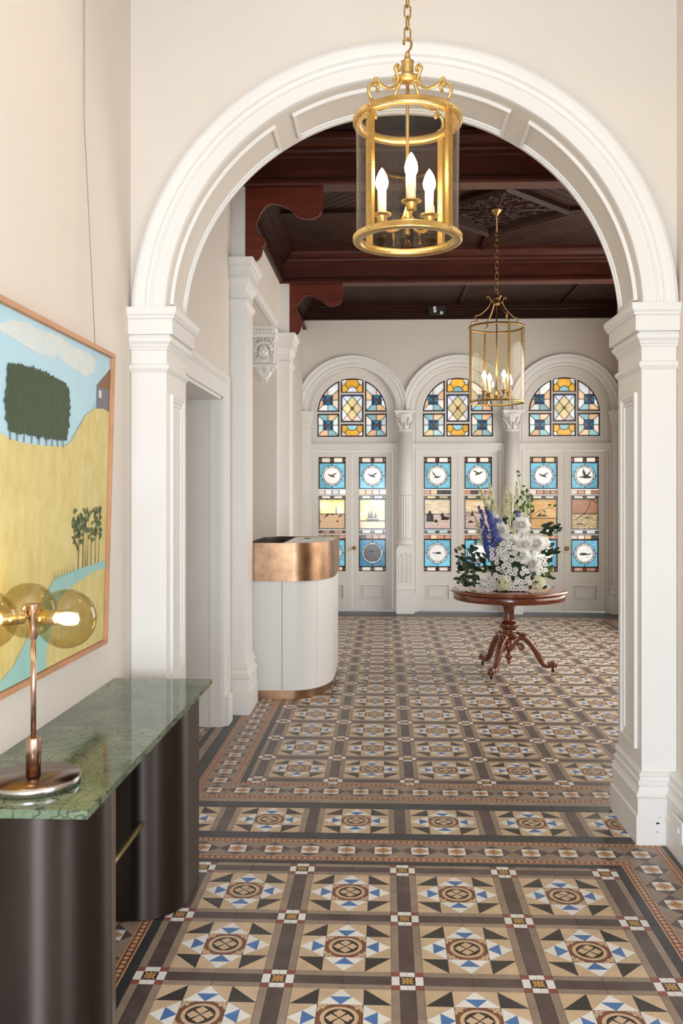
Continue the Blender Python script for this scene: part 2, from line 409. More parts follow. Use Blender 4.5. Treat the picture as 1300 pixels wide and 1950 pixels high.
# ------------------------------------------------------------------ the hall (near room)
AX, AR, AZ = 0.0725, 1.073, 2.362          # arch centre, radius, springing
XL, XR = -1.165, 1.30                      # hall side walls
LX, LR = -1.10, 3.04                       # lobby side walls
FY = 11.74                                 # face of the far lobby wall
m = MB(); m.box(XL-0.3, XL, -3.0, 3.99, 0, 4.4)
wl = struct(m.build('wall_left', 'wall_paint'), 'beige wall of the near hall where the landscape painting hangs', 'wall')
m = MB(); m.box(XR, XR+0.3, -3.0, 0.35, 0, 4.4).box(XR, XR+0.3, 1.35, 3.99, 0, 4.4).box(XR, XR+0.3, 0.35, 1.35, 0, 0.45).box(XR, XR+0.3, 0.35, 1.35, 2.6, 4.4)  # the unseen window opening is added to go with the side fill
struct(m.build('wall_right', 'wall_paint'), 'narrow strip of beige wall right of the big arch', 'wall')
m = MB(); m.box(XL-0.3, -0.95, -3.2, -3.0, 0, 4.4).box(1.1, XR+0.3, -3.2, -3.0, 0, 4.4).box(-0.95, 1.1, -3.2, -3.0, 2.7, 4.4)
struct(m.build('wall_back', 'wall_paint'), 'beige entrance wall of the hall with a wide doorway to the street', 'wall')
m = MB(); m.box(XL-0.3, XR+0.3, -3.2, 3.99, 4.4, 4.6)
struct(m.build('ceiling', 'trim_paint'), 'white plaster ceiling of the near hall', 'ceiling')
m = MB(); m.box(-1.5, AX-AR, 3.99, 4.37, 0, AZ).box(AX+AR, 3.3, 3.99, 4.37, 0, AZ)
m.box(-1.5, AX-AR, 3.99, 4.37, AZ, 4.6).box(AX+AR, 3.3, 3.99, 4.37, AZ, 4.6)
m.prism(arc(AX, AZ, AR, pi, 0, 72)+[(AX+AR, 4.6), (AX-AR, 4.6)], 3.99, 4.37, 'y')
struct(m.build('wall_arch', 'wall_paint'), 'pale wall pierced by the large round arch', 'wall')
# arch surround and soffit panels
m = MB(); m.arcsweep([(AR,3.992),(AR,3.966),(AR+.003,3.962),(AR+.058,3.962),(AR+.061,3.955),(AR+.070,3.955),(AR+.074,3.963),(AR+.084,3.960),
     (AR+.094,3.948),(AR+.112,3.938),(AR+.132,3.936),(AR+.147,3.942),(AR+.154,3.955),(AR+.155,3.992)], (AX, AZ), 0.0, pi, 96)
t1 = struct(m.build('trim_1', 'trim_paint'), 'white moulded surround of the large round arch', 'moulding')
def soffit_panel(a0, a1):
    m = MB()
    for y0, y1, d in ((4.045,4.062,.016),(4.062,4.074,.008),(4.292,4.304,.008),(4.304,4.321,.016)):
        m.arcsweep([(AR+.004,y0),(AR-d,y0+.003),(AR-d,y1-.003),(AR+.004,y1)], (AX, AZ), a0, a1, 36)
    w = 0.016
    for b0, b1 in ((a0, a0+w), (a1-w, a1)):
        m.arcsweep([(AR+.004,4.05),(AR-.015,4.053),(AR-.015,4.313),(AR+.004,4.316)], (AX, AZ), b0, b1, 2)
    m.build('panel_moulding', 'trim_paint', t1)
for a0, a1 in ((4, 57), (62, 118), (123, 176)): soffit_panel(radians(a0), radians(a1))
TYZ = lambda c: Matrix(((0,1,0,c),(1,0,0,0),(0,0,1,0),(0,0,0,1)))
IMPOST = [(2.112,0),(2.122,.008),(2.132,.014),(2.146,.014),(2.150,.008),(2.152,0),(2.212,0),(2.220,.006),(2.226,.006),(2.232,.012),(2.238,.012),(2.252,.024),(2.268,.027),(2.270,.018),(2.280,.018),(2.282,.036),(2.350,.036),(2.352,.046),(2.362,.046),(2.370,.053),(2.392,.058),(2.402,.058)]
BASE = [(0,.032),(.125,.032),(.132,.024),(.205,.024),(.212,.030),(.222,.030),(.232,.022),(.250,.014),(.258,.014),(.262,.020),(.276,.020),(.284,.010),(.296,.010),(.302,.014),(.312,.014),(.320,0)]
def arch_pilaster(x0, x1, face, lab):
    m = MB(); m.box(x0, x1, 3.984, 4.376, 0, 2.113)
    p = struct(m.build('pilaster', 'trim_paint'), lab, 'pilaster')
    MB().rloft(x0, x1, 3.984, 4.376, IMPOST).build('capital', 'trim_paint', p)
    MB().rloft(x0, x1, 3.984, 4.376, BASE).build('base', 'trim_paint', p)
    m = MB(); m.T = TYZ(face); s = 1 if face < 0 else -1
    o = [(4.055,.40),(4.305,.40),(4.305,2.02),(4.055,2.02)]
    q = lambda d: [(4.055+d,.40+d),(4.305-d,.40+d),(4.305-d,2.02-d),(4.055+d,2.02-d)]
    m.ring(o, q(.016), -0.002*s, .013*s); m.ring(q(.016), q(.030), -0.002*s, .007*s); m.ring(q(.040), q(.050), -0.002*s, .006*s)
    m.build('panel_moulding', 'trim_paint', p)
    return p
arch_pilaster(-1.16, AX-AR+.002, AX-AR+.002, 'white panelled pier carrying the left foot of the big arch')
rp = arch_pilaster(AX+AR-.002, XR-.004, AX+AR-.002, 'white panelled pier carrying the right foot of the big arch')
m = MB()
m.ball((1.205, 3.952, .098), .0065, 8, 6, (1.3, .2, .7)); m.ball((1.203, 3.952, .060), .003, 6, 4, (1, .2, 1)); m.ball((1.213, 3.952, .125), .002, 6, 4, (1, .2, 1))
m.build('scuff_mark', 'black', rp)
def side_base(name, x, s, y0, y1, lab, M0='trim_paint'):
    m = MB(); vs = []; n = len(BASE)
    for z, o in BASE: vs += [(x+s*(o+.028), y0, z), (x+s*(o+.028), y1, z)]
    vs += [(x-s*.002, y0, .32), (x-s*.002, y1, .32), (x-s*.002, y0, 0), (x-s*.002, y1, 0)]; n += 2
    m.add(vs, [(2*i, 2*i+1, 2*((i+1) % n)+1, 2*((i+1) % n)) for i in range(n)]+[tuple(2*i for i in range(n)), tuple(2*i+1 for i in range(n))])
    return struct(m.build(name, M0), lab, 'baseboard')
side_base('baseboard_right', XR, -1, -3, 3.985, 'white moulded skirting along the right wall of the near hall')
side_base('baseboard_left', XL, 1, -3, 3.985, 'white moulded skirting along the left wall behind the console table')
m = MB(); m.bevbox(1.226, 1.241, 3.70, 3.83, .10, .19, .004)
s = tag(m.build('wall_socket', 'plastic_white'), 'white power socket plate on the skirting of the right wall', 'socket')
MB().bevbox(1.222, 1.228, 3.735, 3.755, .135, .158, .002).build('switch', 'plastic_white', s)

# ------------------------------------------------------------------ the lobby
m = MB(); T = -1.55
m.box(T, LX, 4.37, 4.60, 0, 4.3).box(T, LX, 4.60, 5.87, 2.21, 4.3).box(T, LX, 5.87, 6.62, 0, 4.3).box(T, LX, 6.62, 8.90, 3.24, 4.3).box(T, LX, 8.90, 12.1, 0, 4.3)
lwl = struct(m.build('wall_left', 'wall_paint'), 'left lobby wall with doorway and wide desk opening', 'wall')
m = MB(); m.box(LX-.02, LX+.012, 6.615, 8.895, 3.233, 3.285).box(LX-.02, LX+.02, 6.62, 8.9, 3.285, 3.31)
m.build('lintel_moulding', 'trim_paint', lwl)
m = MB(); m.box(-3.5, -3.3, 4.2, 9.8, 0, 3.8).box(-3.3, T, 4.2, 4.37, 0, 3.8).box(-3.3, T, 9.6, 9.8, 0, 3.8).box(-3.3, T, 4.37, 9.6, 3.6, 3.8)
struct(m.build('wall_alcove', 'wall_paint'), 'beige walls of the side room behind the desk opening', 'wall')
m = MB(); m.box(LR, LR+.3, 4.37, 6.6, 0, 4.3).box(LR, LR+.3, 6.6, 10.0, 0, .8).box(LR, LR+.3, 6.6, 10.0, 3.2, 4.3).box(LR, LR+.3, 8.1, 8.5, .8, 3.2).box(LR, LR+.3, 10.0, 12.1, 0, 4.3)  # unseen window openings made up to light the lobby
struct(m.build('wall_right', 'wall_paint'), 'right lobby wall, out of sight, with two window openings added for light', 'wall')
# doorway surround on the left lobby wall
m = MB(); y0, y1, z1 = 4.60, 5.87, 2.21
def Uo(d): return [(y1+d, 0), (y1+d, z1+d), (y0-d, z1+d), (y0-d, 0)]
m.T = TYZ(LX)
for a, b, h in ((0,.015,.022),(.015,.10,.018),(.10,.112,.026),(.112,.15,.034)): m.ring(Uo(b), Uo(a), -.004, h, closed=False)
da = struct(m.build('trim_2', 'trim_paint'), 'white moulded architrave round the doorway just beyond the arch', 'moulding')
m = MB(); m.T = TYZ(LX); m.bevbox(y1+.002, y1+.155, .0, .05, 0, .20, .004); m.bevbox(y0-.155, y0-.002, .0, .05, 0, .20, .004); m.build('plinth_block', 'trim_paint', da)
m = MB(); m.box(T, LX+.002, y1-.018, y1, 0, z1).box(T, LX+.002, y0, y0+.018, 0, z1).box(T, LX+.002, y0, y1, z1-.018, z1).box(LX-.075, LX-.06, y1-.03, y1-.016, 0, z1)
m.build('door_lining', 'trim_paint', da)
# pilasters of the lobby's left wall
CAP2 = [(2.90,0),(2.915,.010),(2.93,.018),(2.945,.018),(2.95,.008),(2.955,0),(3.02,0),(3.03,.008),(3.04,.008),(3.06,.026),(3.085,.03),(3.09,.02),(3.10,.02),(3.104,.04),(3.17,.04),(3.173,.052),(3.185,.052),(3.20,.06),(3.225,.066),(3.23,.066)]
BASE2 = [(0,.036),(.16,.036),(.168,.028),(.25,.028),(.26,.036),(.275,.036),(.29,.022),(.31,.016),(.32,.016),(.326,.024),(.345,.024),(.355,.010),(.375,.010),(.38,0)]
def wall_pilaster(y0, y1, lab):
    p = struct(MB().box(LX-.02, -.995, y0, y1, 0, 2.901).build('pilaster', 'trim_paint'), lab, 'pilaster')
    MB().rloft(LX-.02, -.995, y0, y1, CAP2).build('capital', 'trim_paint', p)
    MB().rloft(LX-.02, -.995, y0, y1, BASE2).build('base', 'trim_paint', p)
    MB().box(LX-.02, -1.0, y0+.02, y1-.02, 3.23, 3.76).build('upper_block', 'trim_paint', p)
wall_pilaster(6.215, 6.575, 'tall white pilaster in front of the reception desk')
wall_pilaster(9.10, 9.46, 'tall white pilaster beyond the carved corbel')

# ------------------------------------------------------------------ ceiling of the lobby: boards, beams, cornice, brackets
CZ = 4.10
ceil = struct(MB().box(T, 3.4, 4.37, 12.1, CZ+.014, CZ+.2).build('ceiling', 'well_dark'), 'dark timber boarded ceiling of the lobby', 'ceiling')
BX = (LX, LR)
def boards(ya, yb, cx, cy, step, lo, cap=300):
    for sx in (-1, 1):
        for sy in (-1, 1):
            k = lo
            while k < 3.6:
                a = k+.0065; b = k+step-.0065; k += step
                # strip a <= sx*(x-cx)+sy*(y-cy) <= b, in its quadrant of the bay
                poly = [(BX[0],ya),(BX[1],ya),(BX[1],yb),(BX[0],yb)]
                poly = clip(poly, sx, sy, b+sx*cx+sy*cy); poly = clip(poly, -sx, -sy, -(a+sx*cx+sy*cy))
                poly = clip(poly, -sx, 0, -sx*cx-.02); poly = clip(poly, 0, -sy, -sy*cy-.02)
                if len(poly) < 3 or abs(area2(poly)) < .003: continue
                MB().prism(poly, CZ, CZ+.0145, 'z').build('ceiling_board', 'wood_board', ceil)
BC = 0.985
boards(6.34, 9.14, BC, 7.85, .105, .60)
boards(9.23, FY, BC, 10.58, .12, .0)
m = MB()
for y0, y1 in ((6.34, 7.25), (8.45, 9.14), (9.23, FY)): m.box(BC-.022, BC+.022, y0, y1, CZ-.035, CZ+.003)
for x0, x1 in ((LX, BC-.6), (BC+.6, LR)): m.box(x0, x1, 7.85-.022, 7.85+.022, CZ-.035, CZ+.003)
m.box(-.62, -.58, 9.23, FY, CZ-.03, CZ+.003); m.box(2.3, 2.34, 9.23, FY, CZ-.03, CZ+.003)
m.build('ceiling_rib', 'wood_dark', ceil)
BEAM = [(0,.0),(0,.055),(.012,.062),(.028,.062),(.036,.050),(.048,.050),(.062,.034),(.07,.034),(.075,.028),(.20,.028),(.21,.036),(.225,.036),(.232,.05),(.25,.056),(.262,.056),(.268,.075),(.30,.10),(.315,.105),(.322,.12),(.35,.12)]
def beam(y0, y1, lab):
    zb = 3.752; m = MB()
    vs = []
    for z, o in BEAM: vs += [(LX, y0-o+.03, zb+z), (LR, y0-o+.03, zb+z)]
    for z, o in BEAM[::-1]: vs += [(LX, y1+o-.03, zb+z), (LR, y1+o-.03, zb+z)]
    n = len(vs)//2
    m.add(vs, [(2*i, 2*i+1, 2*((i+1) % n)+1, 2*((i+1) % n)) for i in range(n)]+[tuple(2*i for i in range(n)), tuple(2*i+1 for i in range(n))])
    return struct(m.build('ceiling_beam', 'wood_beam'), lab, 'beam')
beam(6.25, 6.345, 'reddish timber ceiling beam nearest the arch')
beam(9.14, 9.235, 'reddish timber ceiling beam further in, behind the hanging chain')
def cornice(name, pts, lab, zb, prof):
    m = MB(); 
    (ax, ay), (bx, by) = pts; nx, ny = (by-ay), -(bx-ax); L = sqrt(nx*nx+ny*ny); nx, ny = nx/L, ny/L
    vs = []
    P = prof+[(prof[-1][0], -.01), (prof[0][0], -.01)]
    for z, o in P: vs += [(ax+nx*o, ay+ny*o, zb+z), (bx+nx*o, by+ny*o, zb+z)]
    n = len(P)
    m.add(vs, [(2*i, 2*i+1, 2*((i+1) % n)+1, 2*((i+1) % n)) for i in range(n)]+[tuple(2*i for i in range(n)), tuple(2*i+1 for i in range(n))])
    return struct(m.build(name, 'wood_dark'), lab, 'cornice')
CORN = [(0,.0),(0,.035),(.012,.045),(.03,.045),(.04,.03),(.055,.02),(.17,.02),(.18,.035),(.20,.035),(.21,.06),(.235,.085),(.25,.085),(.258,.11),(.29,.14),(.302,.14),(.31,.165),(.34,.165)]
cornice('trim_3', ((LX, 6.34), (LX, 9.14)), 'dark timber cornice along the left lobby wall between the beams', 3.765, [(z, o) for z, o in CORN])
cornice('trim_4', ((LX, 9.23), (LX, FY)), 'dark timber cornice along the left lobby wall beyond the second beam', 3.765, CORN)
cornice('trim_5', ((LX, FY), (LR, FY)), 'dark timber frieze above the three arched doorways', 3.89, [(0,.0),(0,.03),(.01,.036),(.02,.036),(.024,.022),(.11,.022),(.118,.04),(.13,.046),(.138,.046),(.142,.07),(.165,.1),(.175,.1),(.18,.12),(.21,.12)])
cornice('trim_6', ((LX, 4.37), (LX, 6.25)), 'dark timber cornice along the left lobby wall just inside the arch', 3.765, CORN)
BR = [(125,540),(725,545),(725,690),(715,735),(690,772),(650,792),(600,798),(560,788),(520,768),(495,745),(470,720),(447,706),(420,693),(385,680),(350,672),(322,673),(300,680),(275,697),(255,720),(235,750),(220,785),(208,820),(200,850),(204,882),(215,910),(236,930),(260,945),(276,955),(280,972),(272,990),(250,1010),(251,1030),(248,1055),(240,1078),(225,1100),(204,1116),(180,1125),(125,1112)]
def bracket(y0, y1, lab):
    k = .000922; poly = [(-.997+(x-125)*k, 3.764-(y-540)*k) for x, y in BR]
    b = MB().prism(poly, y0, y1, 'y').build('beam_bracket', 'wood_bracket')
    struct(b, lab, 'bracket')
    pts = [(-.997+(x-125)*k, y0, 3.764-(y-540)*k) for x, y in BR[2:-1]]
    MB().tube(pts, .0045, 6).build('edge_bead', 'wood_bracket', b)
bracket(6.27, 6.31, 'scroll-cut timber bracket under the nearer ceiling beam')
bracket(9.16, 9.20, 'scroll-cut timber bracket under the further ceiling beam')
# carved ceiling rose: a square set diagonally
rose = tag(empty('ceiling_rose', (BC, 7.85, CZ), radians(45)), 'carved dark timber diamond panel on the ceiling above the far lantern', 'ceiling rose', 'structure')
h = .60/sqrt(2)
MB().box(-h, h, -h, h, -.012, -.001).build('panel', 'wood_dark', rose)
for k in range(4):
    m = MB(); m.T = Matrix.Rotation(k*pi/2, 4, 'Z')
    m.add([(-h-.045,h+.045,-.002),(h+.045,h+.045,-.002),(-h-.045,h+.045,-.045),(h+.045,h+.045,-.045),(-h-.02,h+.02,-.075),(h+.02,h+.02,-.075),(-h+.015,h-.015,-.055),(h-.015,h-.015,-.055),(-h+.03,h-.03,-.012),(h-.03,h-.03,-.012)],
          [(0,1,3,2),(2,3,5,4),(4,5,7,6),(6,7,9,8),(0,2,4,6,8),(1,9,7,5,3)])
    m.build('frame_moulding', 'wood_dark', rose)
m = MB()
for a in (pi/4, 3*pi/4):
    c, s_ = cos(a)*h*1.38, sin(a)*h*1.38; m.tube([(-c,-s_,-.016),(c,s_,-.016)], .012, 6)
for k in range(4):
    m.T = Matrix.Rotation(k*pi/2+pi/4, 4, 'Z')
    for sg in (-1, 1):
        for (r0, r1, a0, a1, cx, cy) in ((.09,.02,0,8,.22,.085),(.075,.02,2,-6,.37,.06),(.06,.015,1,8,.13,.05),(.05,.012,3,10,.46,.03),(.07,.02,0,-7,.30,.15)):
            pts = []
            for i in range(15):
                t = i/14; a = a0+(a1-a0)*t; r = r0+(r1-r0)*t; pts.append((cx+r*cos(a), sg*(cy+r*sin(a)), -.014))
            m.tube(pts, [.013*(1-.55*i/14) for i in range(15)], 5)
m.build('fretwork', 'wood_dark', rose)
# small fittings on the timber
d = tag(empty('smoke_detector', (-.12, 6.95, CZ)), 'small dark smoke detector on the ceiling boards behind the near bracket', 'detector')
MB().lathe([(.045,-.002),(.05,-.008),(.048,-.022),(.03,-.034),(0,-.036)], n=20).build('body', 'well_dark', d)
MB().ball((0.005,-.02,-.035), .006, 8, 6).ball((-.012,-.02,-.033), .005, 8, 6).build('indicator', 'plastic_white', d)
sp = tag(empty('spotlight', (.68, 11.70, 3.985)), 'black triple spotlight fixed to the dark frieze left of the far lantern', 'spotlight')
MB().box(-.11,.11,-.05,.02,-.055,.06).build('backplate', 'black', sp)
for x, z in ((-.035,.035),(-.03,-.005),(.055,-.03)):
    MB().lathe([(.012,0),(.02,.01),(.022,.04),(.017,.044)], (0,0,0), 12).build('lamp_head', 'plastic_white', sp, (x, -.05, z)).rotation_euler = (pi/2, 0, 0)
c = tag(empty('spotlight', (2.86, 9.60, 3.93)), 'dark ceiling spotlight beyond the second beam at the right edge of the arch', 'spotlight')
MB().lathe([(.03,.06),(.055,.03),(.06,-.05),(.05,-.08),(0,-.075)], n=16).build('lamp_head', 'black', c)
MB().lathe([(.02,.17),(.02,.05)], n=8).build('stem', 'black', c)
# carved corbel on the far jamb of the desk opening
co = tag(empty('corbel', (-1.215, 8.90, 0)), 'carved white plaster corbel with a bearded mask beneath the lintel', 'corbel', 'structure')
MB().rloft(-.115,.115,-.15,0,[(3.13,.0),(3.145,.01),(3.165,.012),(3.175,.0),(3.215,.0),(3.225,.012),(3.24,.012)]).build('abacus', 'plaster_white', co)
m = MB(); m.rloft(-.10,.10,-.10,0,[(2.84,.0),(2.855,.02),(2.87,.02),(2.88,0),(3.13,.008)])
for i in range(6): m.ball((-.09+i*.036, -.155, 3.195), .015, 8, 6)
for i in range(5): m.ball((-.075+i*.036, -.14, 3.115), .013, 8, 6)
m.build('body', 'plaster_white', co)
m = MB(); m.ball((0,-.135,2.99), .062, 16, 12, (.85,.9,1.25)); m.ball((0,-.195,2.985), .013, 8, 6, (.8,1,1.6))
for s_ in (-1, 1): m.ball((s_*.02,-.185,3.015), .012, 8, 6, (1.3,.6,.6)); m.ball((s_*.018,-.18,2.952), .014, 8, 6, (1.4,.6,.5)); m.ball((s_*.032,-.175,2.985), .013, 8, 6)
for i in range(18):
    a = pi*i/17; m.ball((.072*cos(a), -.13-.02*(i % 2), 3.0+.082*sin(a)), .021, 8, 6)
for i in range(9): m.ball((-.045+.011*i, -.165, 2.915-.02*sin(pi*i/8)), .016, 8, 6, (.8,.8,1.6))
m.build('mask', 'plaster_white', co)
m = MB()
for s_ in (-1, 1):
    for z, r in ((3.085,.03),(3.03,.03),(2.97,.034),(2.905,.032)):
        m.tube([(s_*(.085+r*.5*cos(a)*(1-a/9)), -.135, z+r*sin(a)*(1-a/9)) for a in [i*.45 for i in range(14)]], .014, 6)
m.build('leaf_scroll', 'plaster_white', co)
m = MB(); m.lathe([(0,2.70),(.02,2.705),(.03,2.73),(.055,2.76),(.085,2.81),(.105,2.84),(.10,2.85)], (0,0,0), 16); m.T = None
m.tube([(.045*cos(a), -.095-.012*abs(sin(a)), 2.79+.055*sin(a)) for a in [2*pi*i/20 for i in range(20)]], .010, 6, True)
for s_ in (-1, 1): m.tube([(s_*(.085+.03*cos(a)*(1-a/8)), -.07, 2.815+.03*sin(a)*(1-a/8)) for a in [i*.45 for i in range(13)]], .010, 6)
for i in range(5): m.ball((-.02+.01*i, -.04, 2.715-.008*(i % 2)), .010, 6, 5)
m.v = [(x, min(y, 0), z) for x, y, z in m.v]
m.build('pendant', 'plaster_white', co)

# ------------------------------------------------------------------ far wall: three arched doorways
CX = [-.445, .967, 2.377]
m = MB(); ro = .60; zs = 2.665
xs = [LX-.02]+[v for c in CX for v in (c-ro, c+ro)]+[LR+.02]
for i in range(0, len(xs), 2): m.box(xs[i], xs[i+1], FY, 12.05, 0, 4.3)
for c in CX: m.prism(arc(c, zs, ro, pi, 0, 40)+[(c+ro, 4.3), (c-ro, 4.3)], FY, 12.05, 'y')
struct(m.build('wall_far', 'wall_paint'), 'beige far wall of the lobby with three arched doorways', 'wall')
for i, c in enumerate(CX):
    a0 = a1 = 0
    k = math.acos(.703/.755)
    m = MB(); m.arcsweep([(.60,FY+.02),(.60,FY-.016),(.625,FY-.018),(.63,FY-.026),(.642,FY-.026),(.648,FY-.018),(.665,FY-.024),(.68,FY-.036),(.70,FY-.04),(.705,FY-.032),(.715,FY-.032),(.725,FY-.046),(.748,FY-.05),(.755,FY-.044),(.757,FY+.01)], (c, zs), 0, pi, 56)
    # where neighbouring arches meet the two surrounds are cut on the line between them
    lo = c-.7055 if i else -9; hi = c+.7055 if i < 2 else 9
    m.v = [(min(max(x, lo), hi), y, z) for x, y, z in m.v]
    struct(m.build('trim_%d' % (7+i), 'trim_paint'), 'white moulded round surround over the arched doorway %s' % ('nearest the desk', 'in the middle', 'nearest the right pier')[i], 'moulding')
    m = MB(); m.box(c-.60, c+.60, FY+.02, FY+.10, 2.148, 2.24)
    m.box(c-.615, c+.615, FY-.012, FY+.05, 2.225, 2.245).box(c-.61, c+.61, FY-.004, FY+.05, 2.205, 2.225).box(c-.605, c+.605, FY+.006, FY+.05, 2.16, 2.205)
    for s_ in (-1, 1):
        m.box(*sorted((c+s_*.542, c+s_*.60)), FY+.03, FY+.11, 0, 2.15); m.box(*sorted((c+s_*.575, c+s_*.602)), FY+.004, FY+.04, 0, 2.16)
        m.box(*sorted((c+s_*.556, c+s_*.566)), FY+.02, FY+.04, .25, 2.15); m.box(*sorted((c+s_*.55, c+s_*.62)), FY-.006, FY+.06, 0, .23)
    struct(m.build('trim_%d' % (10+i), 'door_paint'), 'white transom and jambs framing the doors %s' % ('nearest the desk', 'of the middle doorway', 'nearest the right pier')[i], 'door frame')
# two half columns between the doorways
ACA = [(.085,2.39),(.10,2.40),(.10,2.415),(.085,2.425),(.088,2.45),(.098,2.52),(.115,2.58),(.135,2.62),(.13,2.63)]
for i, x in enumerate(((CX[0]+CX[1])/2, (CX[1]+CX[2])/2)):
    y = FY-.075
    col = struct(empty('column', (x, y, 0)), 'white half column %s' % ('between the desk and the flowers, left of the middle doorway', 'directly behind the flowers, right of the middle doorway')[i], 'column')
    MB().rloft(-.117,.117,-.11,.08,[(0,.002),(.285,.002),(.29,.0),(.31,.0),(.315,.006),(.33,.006),(.34,-.002)]).build('plinth', 'trim_paint', col)
    m = MB(); m.box(-.115,.115,-.095,.08,.34,.82)
    m.prism(arc(0,.82,.115,0,pi,18), -.095, .08, 'y')
    m.build('pedestal', 'trim_paint', col)
    for xx in (-.06,0,.06):
        MB().ring(*[[(xx-w, .42),(xx+w, .42),(xx+w, .80-abs(xx)*.4),(xx-w, .80-abs(xx)*.4)] for w in (.024,.014)], -.103, -.094).build('flute_panel', 'trim_paint', col)
    MB().lathe([(.118,.90),(.12,.915),(.118,.93),(.108,.937),(.108,.945),(.112,.952),(.108,.965),(.098,.972),(.092,.985)], n=32).build('base', 'trim_paint', col)
    m = MB(); m.lathe([(.090,.98),(.090,1.0),(.090,1.54),(.088,1.55)], n=96, fl=(16,.12)).build('fluted_shaft', 'trim_paint', col)
    MB().lathe([(.094,1.55),(.094,1.56),(.0925,1.57),(.086,2.39)], n=40).build('shaft', 'trim_paint', col)
    m = MB(); m.lathe(ACA, n=24)
    for row, (z, r, hh, n) in enumerate(((2.42,.088,.085,8),(2.47,.093,.10,8))):
        for k in range(n):
            a = 2*pi*(k+.5*row)/n; ca, sa = cos(a), sin(a)
            pts = [((r+o)*ca, (r+o)*sa, z+hh*t) for t, o in ((0,.002),(.4,.010),(.75,.022),(.95,.038),(.98,.048),(.88,.052))]
            m.tube(pts, [.020,.024,.022,.016,.010,.006], 6, flat=.5)
    for sx in (-1, 1):
        for sy in (-1, 1):
            m.tube([(sx*(.105+.026*cos(a)*(1-a/9)), sy*(.105+.026*cos(a)*(1-a/9))*.9, 2.60+.026*sin(a)*(1-a/9)) for a in [j*.5 for j in range(13)]], .009, 6)
    m.build('capital', 'plaster_white', col)
    m = MB(); m.rloft(-.125,.125,-.105,.08,[(2.625,0),(2.64,.008),(2.655,.014),(2.668,.014)]); m.build('abacus', 'trim_paint', col)
for x0, x1, lab in ((LX, -1.085+.10, 'white half pilaster at the left end of the arched doorways'), (2.99, LR, 'white half pilaster at the right end of the arched doorways')):
    p = struct(MB().box(x0, x1, FY-.10, FY+.02, 0, 2.431).build('pilaster', 'trim_paint'), lab, 'pilaster')
    MB().rloft(x0, x1, FY-.10, FY+.02, [(2.43,0),(2.44,.012),(2.455,.012),(2.46,0),(2.50,0),(2.51,.01),(2.53,.024),(2.55,.024),(2.555,.03),(2.61,.03),(2.62,.042),(2.665,.048)]).build('capital', 'trim_paint', p)
    MB().rloft(x0, x1, FY-.10, FY+.02, BASE2).build('base', 'trim_paint', p)

# ------------------------------------------------------------------ stained glass: fanlights and doors
def fan_disc(poly, r, zc):
    for i in range(25):
        a = pi*i/24; poly = clip(poly, cos(a), sin(a), r+sin(a)*zc)
        if len(poly) < 3: return []
    return poly
class Glass:
    def __init__(s, parent, cx, y): s.p = parent; s.cx = cx; s.y = y; s.came = MB(); s.round = {}
    def pane(s, mt, poly, name='glass_pane', g=.0035):
        if len(poly) < 3 or abs(area2(poly)) < 1.5e-5: return None
        poly = [(x+s.cx, z) for x, z in poly]
        if area2(poly) < 0: poly = poly[::-1]
        q = inset(poly, g)
        s.came.ring(poly, q, s.y-.0025, s.y+.0065)
        return MB().prism(q, s.y, s.y+.004, 'y').build(name, mt, s.p, recalc=False)
    def rect(s, mt, x0, x1, z0, z1, name='glass_pane'): return s.pane(mt, [(x0,z0),(x1,z0),(x1,z1),(x0,z1)], name)
    def disc(s, mt, x, z, r, parent, mt2=None, r2=0, name='roundel'):
        b = MB(); b.prism([(s.cx+x+r*cos(2*pi*i/14), z+r*sin(2*pi*i/14)) for i in range(14)], s.y-.004, s.y, 'y')
        ms = [mt]
        if mt2: b.prism([(s.cx+x+r2*cos(2*pi*i/10), z+r2*sin(2*pi*i/10)) for i in range(10)], s.y-.0055, s.y-.004, 'y', 1); ms = [mt, mt2]
        b.build(name, ms, parent)
    def done(s): s.came.build('lead_came', 'black', s.p)
